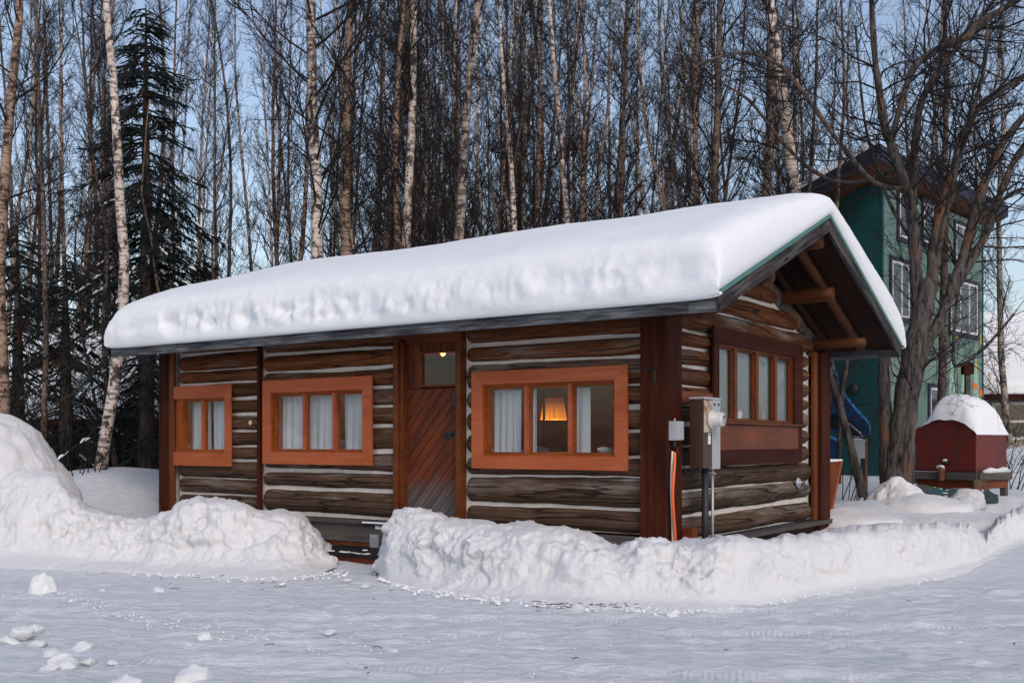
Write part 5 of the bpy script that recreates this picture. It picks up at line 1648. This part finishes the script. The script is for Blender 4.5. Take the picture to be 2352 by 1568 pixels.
# single slope roof, high over the light green wall
def hroof(y0, y1, za, zb_, x0, x1, th, name, mat, par=house):
    m = MB(); m.v = [(x, y, z + d) for x in (x0, x1) for y, z in ((y0, za), (y1, zb_)) for d in (0, th)]
    m.f = [(0, 1, 3, 2), (4, 6, 7, 5), (0, 4, 5, 1), (2, 3, 7, 6), (0, 2, 6, 4), (1, 5, 7, 3)]
    return m.build(name, mat, par)
hr = hroof(-.30, 7.4, 6.72, 3.876, -.9, 6.2, .10, 'roof', M_ORNG)
hroof(-.35, 7.45, 6.72, 3.84, -.96, -.905, .28, 'fascia_board', M_NAVY, hr)
hroof(-.35, -.305, 6.72, 6.70, -.9, 6.2, .28, 'fascia_board', M_NAVY, hr)
hroof(-.35, 7.45, 6.72, 3.84, 6.205, 6.26, .28, 'fascia_board', M_NAVY, hr)
nx, ny = 60, 50
V = []
for i in range(nx):
    for j in range(ny):
        fx, fy = i / (nx - 1), j / (ny - 1)
        x = -.88 + 7.05 * fx; y = -.28 + 7.6 * fy
        e = min(1, min(fx, 1 - fx) * 8.3 / .2) * min(1, min(fy, 1 - fy) * 7.7 / .2)
        V.append((x, y, 6.84 - (y + .30) * .3694 + .42 * max(0, e) ** .5))
V = np.array(V); V[:, 2] += .03 * fbm(V * 1.5, 3, 5)
hs = link('house_roof_snow', grid_mesh('house_roof_snow', V, nx, ny), M_SOFT, loc=P0, rz=hrot)
tag(hs, 'snow layer on the roof of the tall green house', 'snow')
def hwin(x0, x1, z0, z1, split, name='window'):
    w = MB()
    for b in ((x0 - .09, x0, z0 - .09, z1 + .09), (x1, x1 + .09, z0 - .09, z1 + .09), (x0, x1, z0 - .09, z0), (x0, x1, z1, z1 + .09)):
        w.box(b[0], b[1], -.05, .0, b[2], b[3])
    w = w.build(name, M_NAVY, house)
    f = MB()
    for b in ((x0, x0 + .05, z0, z1), (x1 - .05, x1, z0, z1), (x0 + .05, x1 - .05, z0, z0 + .05), (x0 + .05, x1 - .05, z1 - .05, z1)): f.box(b[0], b[1], -.045, .0, b[2], b[3])
    for s in split: f.box(x0 + (x1 - x0) * s - .025, x0 + (x1 - x0) * s + .025, -.046, .0, z0 + .05, z1 - .05)
    f.build('frame', M_WHITE, w)
    xs = [0] + split + [1]
    for a, b in zip(xs[:-1], xs[1:]):
        MB().box(x0 + (x1 - x0) * a + .04, x0 + (x1 - x0) * b - .04, -.03, -.02, z0 + .04, z1 - .04).build('pane', M_PANE, w)
def on_wall(u):
    """distance along the light green wall for a picture column"""
    k = (u - CX) / FPX; s0, t0 = st(P0); sa_, ca_ = math.sin(math.radians(43.6)), math.cos(math.radians(43.6))
    return (k * t0 - s0) / (sa_ - k * ca_)
def wz(u, v):
    m = on_wall(u); t = st(P0)[1] + m * math.cos(math.radians(43.6))
    return CAM.z - (v - HY) / FPX * t
for u0, u1, va, vb, sp in ((2045, 2085, 603, 728, [.55]), (2180, 2242, 648, 765, [.35, .68]), (2062, 2088, 448, 548, []), (2192, 2224, 520, 600, [.5]), (2118, 2140, 470, 560, [])):
    hwin(on_wall(u0), on_wall(u1), wz((u0 + u1) / 2, vb), wz((u0 + u1) / 2, va), sp)
hwin(on_wall(2133), on_wall(2152), wz(2140, 965), wz(2140, 890), [])
# painted motifs on the light green wall
def paint(pts, mat, name, side='x', off=.016):
    """flat painted shape; pts in wall coordinates (along, height)"""
    m = MB(); b = 0
    if side == 'x': m.prism(pts, -off - .003, -off)
    else:
        n = len(pts)
        m.v = [(-off - .008, y, z) for y, z in pts] + [(-off - .005, y, z) for y, z in pts]
        m.f = [tuple(range(n - 1, -1, -1)), tuple(range(n, 2 * n))] + [(j, (j + 1) % n, n + (j + 1) % n, n + j) for j in range(n)]
    return m.build(name, mat, house)
M_PALEG = plain('pale_green_paint', (.28, .44, .34), .65, .2)
M_FISH = plain('orange_paint_mark', (.75, .17, .02), .6, .2)
M_YEL = plain('yellow_paint_mark', (.60, .46, .05), .6, .2)
for u, v, w, h in ((2160, 890, .35, .55), (2185, 875, .3, .8), (2215, 850, .25, .5), (2240, 870, .3, .9), (2228, 690, .2, .5)):
    x, z = on_wall(u), wz(u, v)
    paint([(x - w, z - h), (x + w, z - h), (x + w * .3, z + h * .2), (x, z + h), (x - w * .4, z + h * .1)], M_PALEG, 'painted_crystal')
for u, v, s in ((2238, 887, .16), (2252, 902, .17), (2176, 560, .14), (2182, 720, .1)):
    x, z = on_wall(u), wz(u, v)
    paint([(x - s, z), (x - s * .4, z + s * .55), (x + s * .5, z + s * .4), (x + s, z + s * .6), (x + s * .8, z), (x + s, z - s * .6), (x + s * .5, z - s * .4), (x - s * .4, z - s * .5)], M_FISH, 'painted_fish', off=.022)
for u, v in ((2158, 930), (2163, 800), (2240, 840), (2196, 770), (2142, 985), (2250, 780)):
    x, z = on_wall(u), wz(u, v)
    paint([(x - .03, z - .14), (x + .03, z - .12), (x + .035, z + .05), (x, z + .16), (x - .035, z + .05)], M_YEL, 'painted_leaf', off=.022)
# the blue sea creature on the dark teal wall
def on_left(u, v):
    k = (u - CX) / FPX; s0, t0 = st(P0); a = math.radians(43.6 - 90)
    m = (k * t0 - s0) / (math.sin(a) - k * math.cos(a)); t = t0 + m * math.cos(a)
    return m, CAM.z - (v - HY) / FPX * t
def lp(pts): return [on_left(2000 * .9408 + x / 5.2267 * .9408, 830 * .9408 + y / 5.2267 * .9408) for x, y in pts]
M_BLUE = plain('deep_blue_paint', (.012, .05, .16), .6, .2, var=.5, scale=3)
M_LBLUE = plain('light_blue_paint', (.06, .26, .55), .6, .2)
M_MOUTH = plain('dark_mouth_paint', (.006, .010, .022), .6, .2)
paint(lp([(60, 560), (120, 560), (200, 600), (290, 620), (360, 740), (450, 850), (540, 950), (610, 1020), (655, 1090), (665, 1170), (640, 1225), (580, 1200), (500, 1110), (400, 1020), (300, 960), (160, 930), (60, 900)]), M_BLUE, 'painted_head', 'y')
paint(lp([(60, 905), (300, 965), (400, 1025), (500, 1115), (570, 1190), (560, 1250), (470, 1250), (380, 1200), (250, 1140), (60, 1110)]), M_MOUTH, 'painted_mouth', 'y')
paint(lp([(60, 1112), (250, 1142), (380, 1202), (470, 1252), (560, 1256), (600, 1235), (560, 1275), (440, 1275), (330, 1230), (200, 1180), (60, 1150)]), M_BLUE, 'painted_jaw', 'y')
for pts in ([(285, 590), (300, 590), (370, 720), (460, 830), (545, 930), (620, 1010), (668, 1100), (664, 1200), (640, 1228), (652, 1160), (645, 1090), (600, 1025), (530, 955), (440, 860), (350, 745)], [(140, 225), (180, 225), (200, 320), (250, 430), (265, 560), (245, 570), (220, 450), (180, 340)], [(130, 1210), (165, 1220), (230, 1250), (290, 1310), (305, 1350), (270, 1330), (210, 1275), (130, 1245)]):
    paint(lp(pts), M_LBLUE, 'painted_fin', 'y', .024)
paint(lp([(110, 1260), (210, 1280), (280, 1345), (305, 1430), (280, 1490), (150, 1500), (110, 1480)]), M_BLUE, 'painted_coil', 'y')
for k in range(12):
    x = 345 + k * 18; y = 1015 + k * 14.5
    paint(lp([(x - 7, y), (x + 7, y + 4), (x - 2, y + 34)]), M_WHITE, 'painted_tooth', 'y', .028)
for k in range(7):
    x = 420 + k * 24; y = 1250 - abs(k - 3) * 3
    paint(lp([(x - 6, y), (x + 6, y), (x + 1, y - 30)]), M_WHITE, 'painted_tooth', 'y', .028)
yv, zv = on_left(*[1881.6 + 450 * .18, 780.9 + 625 * .18])
MB().lathe([(.10, 0), (.11, .05), (.08, .06), (.0, .03)], 16, 'x', (-.09, yv, zv)).build('vent_pipe', M_IRON, house, True)
# post with a brown box beyond the tank
bp_ = at(2222, 905, 19.0)
bh = tag(empty('box_post', (bp_.x, bp_.y, gz(bp_.x, bp_.y)), YAW), 'small brown wooden box on a pale post behind the tank', 'post')
MB().box(-.04, .04, -.04, .04, 0, 2.05).build('post', M_SKIRT, bh)
MB().box(-.085, .085, -.08, .08, 2.051, 2.26).build('box', M_POST, bh)

# ------------------------------------------------------------------ shed at the right edge
SD = at(2275, 1016, 27.0); SD.z = 0
shed = tag(empty('tan_shed', SD, YAW - .12), 'tan shed with white framed window and snowy roof at the right edge', 'shed')
M_TAN = plain('tan_siding', (.30, .25, .20), .75, .2, var=.2)
MB().box(-.6, 7, 0, 5, .2, 2.42).build('wall', M_TAN, shed)
for k in range(9):
    MB().box(-.5 + k * .5, -.5 + k * .5 + .03, -.02, -.001, .2, 2.42).build('batten', M_TAN, shed)
sx0, sx1 = .12, .86
w = MB().box(sx0 - .09, sx0, -.05, -.021, 1.35, 2.32).box(sx1, sx1 + .09, -.05, -.021, 1.35, 2.32).box(sx0, sx1, -.05, -.021, 1.35, 1.43).box(sx0, sx1, -.05, -.021, 2.24, 2.32).box(sx0, sx1, -.055, -.021, 1.79, 1.85).build('window', M_WHITE, shed)
MB().box(sx0, sx1, -.03, -.022, 1.43, 1.79).build('pane', M_PANE, w)
MB().box(sx0, sx1, -.03, -.022, 1.85, 2.24).build('pane', M_PANE, w)
def sroof(y0, z0, y1, z1, th, name, mat, x0=-.9, x1=7.4, par=shed):
    m = MB(); m.v = [(x, y, z + d) for x in (x0, x1) for y, z in ((y0, z0), (y1, z1)) for d in (0, th)]
    m.f = [(0, 1, 3, 2), (4, 6, 7, 5), (0, 4, 5, 1), (2, 3, 7, 6), (0, 2, 6, 4), (1, 5, 7, 3)]
    return m.build(name, mat, par)
rf = sroof(-.45, 2.36, 2.5, 4.5, .12, 'roof', M_FRAME); sroof(2.5, 4.5, 5.4, 2.4, .12, 'roof', M_FRAME)
sh_s = sroof(-.50, 2.46, 2.5, 4.62, .34, 'shed_roof_snow', M_SOFT, -.95, 7.4, None)
sh_s.location = SD; sh_s.rotation_euler = (0, 0, YAW - .12)
tag(sh_s, 'thick snow sheet on the roof of the tan shed', 'snow')
mod = sh_s.modifiers.new('round', 'BEVEL'); mod.width = .12; mod.segments = 4

# ------------------------------------------------------------------ dark house and fence at the left
LH = at(150, 1016, 22.5); LH.z = 0
lh = tag(empty('dark_house', LH, YAW + .06), 'low dark house with a snow covered roof behind the left trees', 'house')
M_DKW = plain('dark_brown_siding', (.022, .014, .011), .8, .2, var=.4, scale=3)
MB().box(-6, 2.3, 0, 5.5, .2, 1.75).build('wall', M_DKW, lh)
for k in range(14):
    MB().box(-6 + k * .6, -5.43 + k * .6, -.03, -.002, .2, 1.74).build('siding_board', M_DKW, lh)
sroof(-.6, 1.66, 3.0, 3.55, .10, 'roof', M_FRAME, -6.5, 2.7, lh); sroof(3.0, 3.55, 6.3, 1.7, .10, 'roof', M_FRAME, -6.5, 2.7, lh)
ls_ = sroof(-.62, 1.72, 3.0, 3.62, .34, 'dark_house_snow', M_SOFT, -6.5, 2.7, None)
ls_.location = LH; ls_.rotation_euler = (0, 0, YAW + .06)
tag(ls_, 'snow layer on the roof of the low dark house', 'snow')
mod = ls_.modifiers.new('round', 'BEVEL'); mod.width = .12; mod.segments = 4
dm = MB().prism([(-1.25, 2.72), (.05, 2.72), (-.6, 3.25)], 1.05, 2.4).build('dormer', M_PANEL, lh)
MB().prism([(-1.5, 2.72), (-.6, 3.40), (.3, 2.72), (.15, 2.72), (-.6, 3.26), (-1.35, 2.72)], .85, 2.4).build('dormer_roof', M_FRAME, dm)
fence = tag(empty('board_fence', tuple(at(190, 1016, 19.4).xy) + (0,), YAW - .05), 'dark board fence behind the spruce left of the cabin', 'fence')
for k in range(26):
    x = -3.2 + k * .2
    MB().box(x, x + .185, 0, .025, .3, 1.28 + .015 * math.sin(k * 2.7)).build('fence_board', M_DKW, fence)
for z in (.6, 1.1): MB().box(-3.2, 2.0, .03, .07, z, z + .08).build('rail', M_DKW, fence)
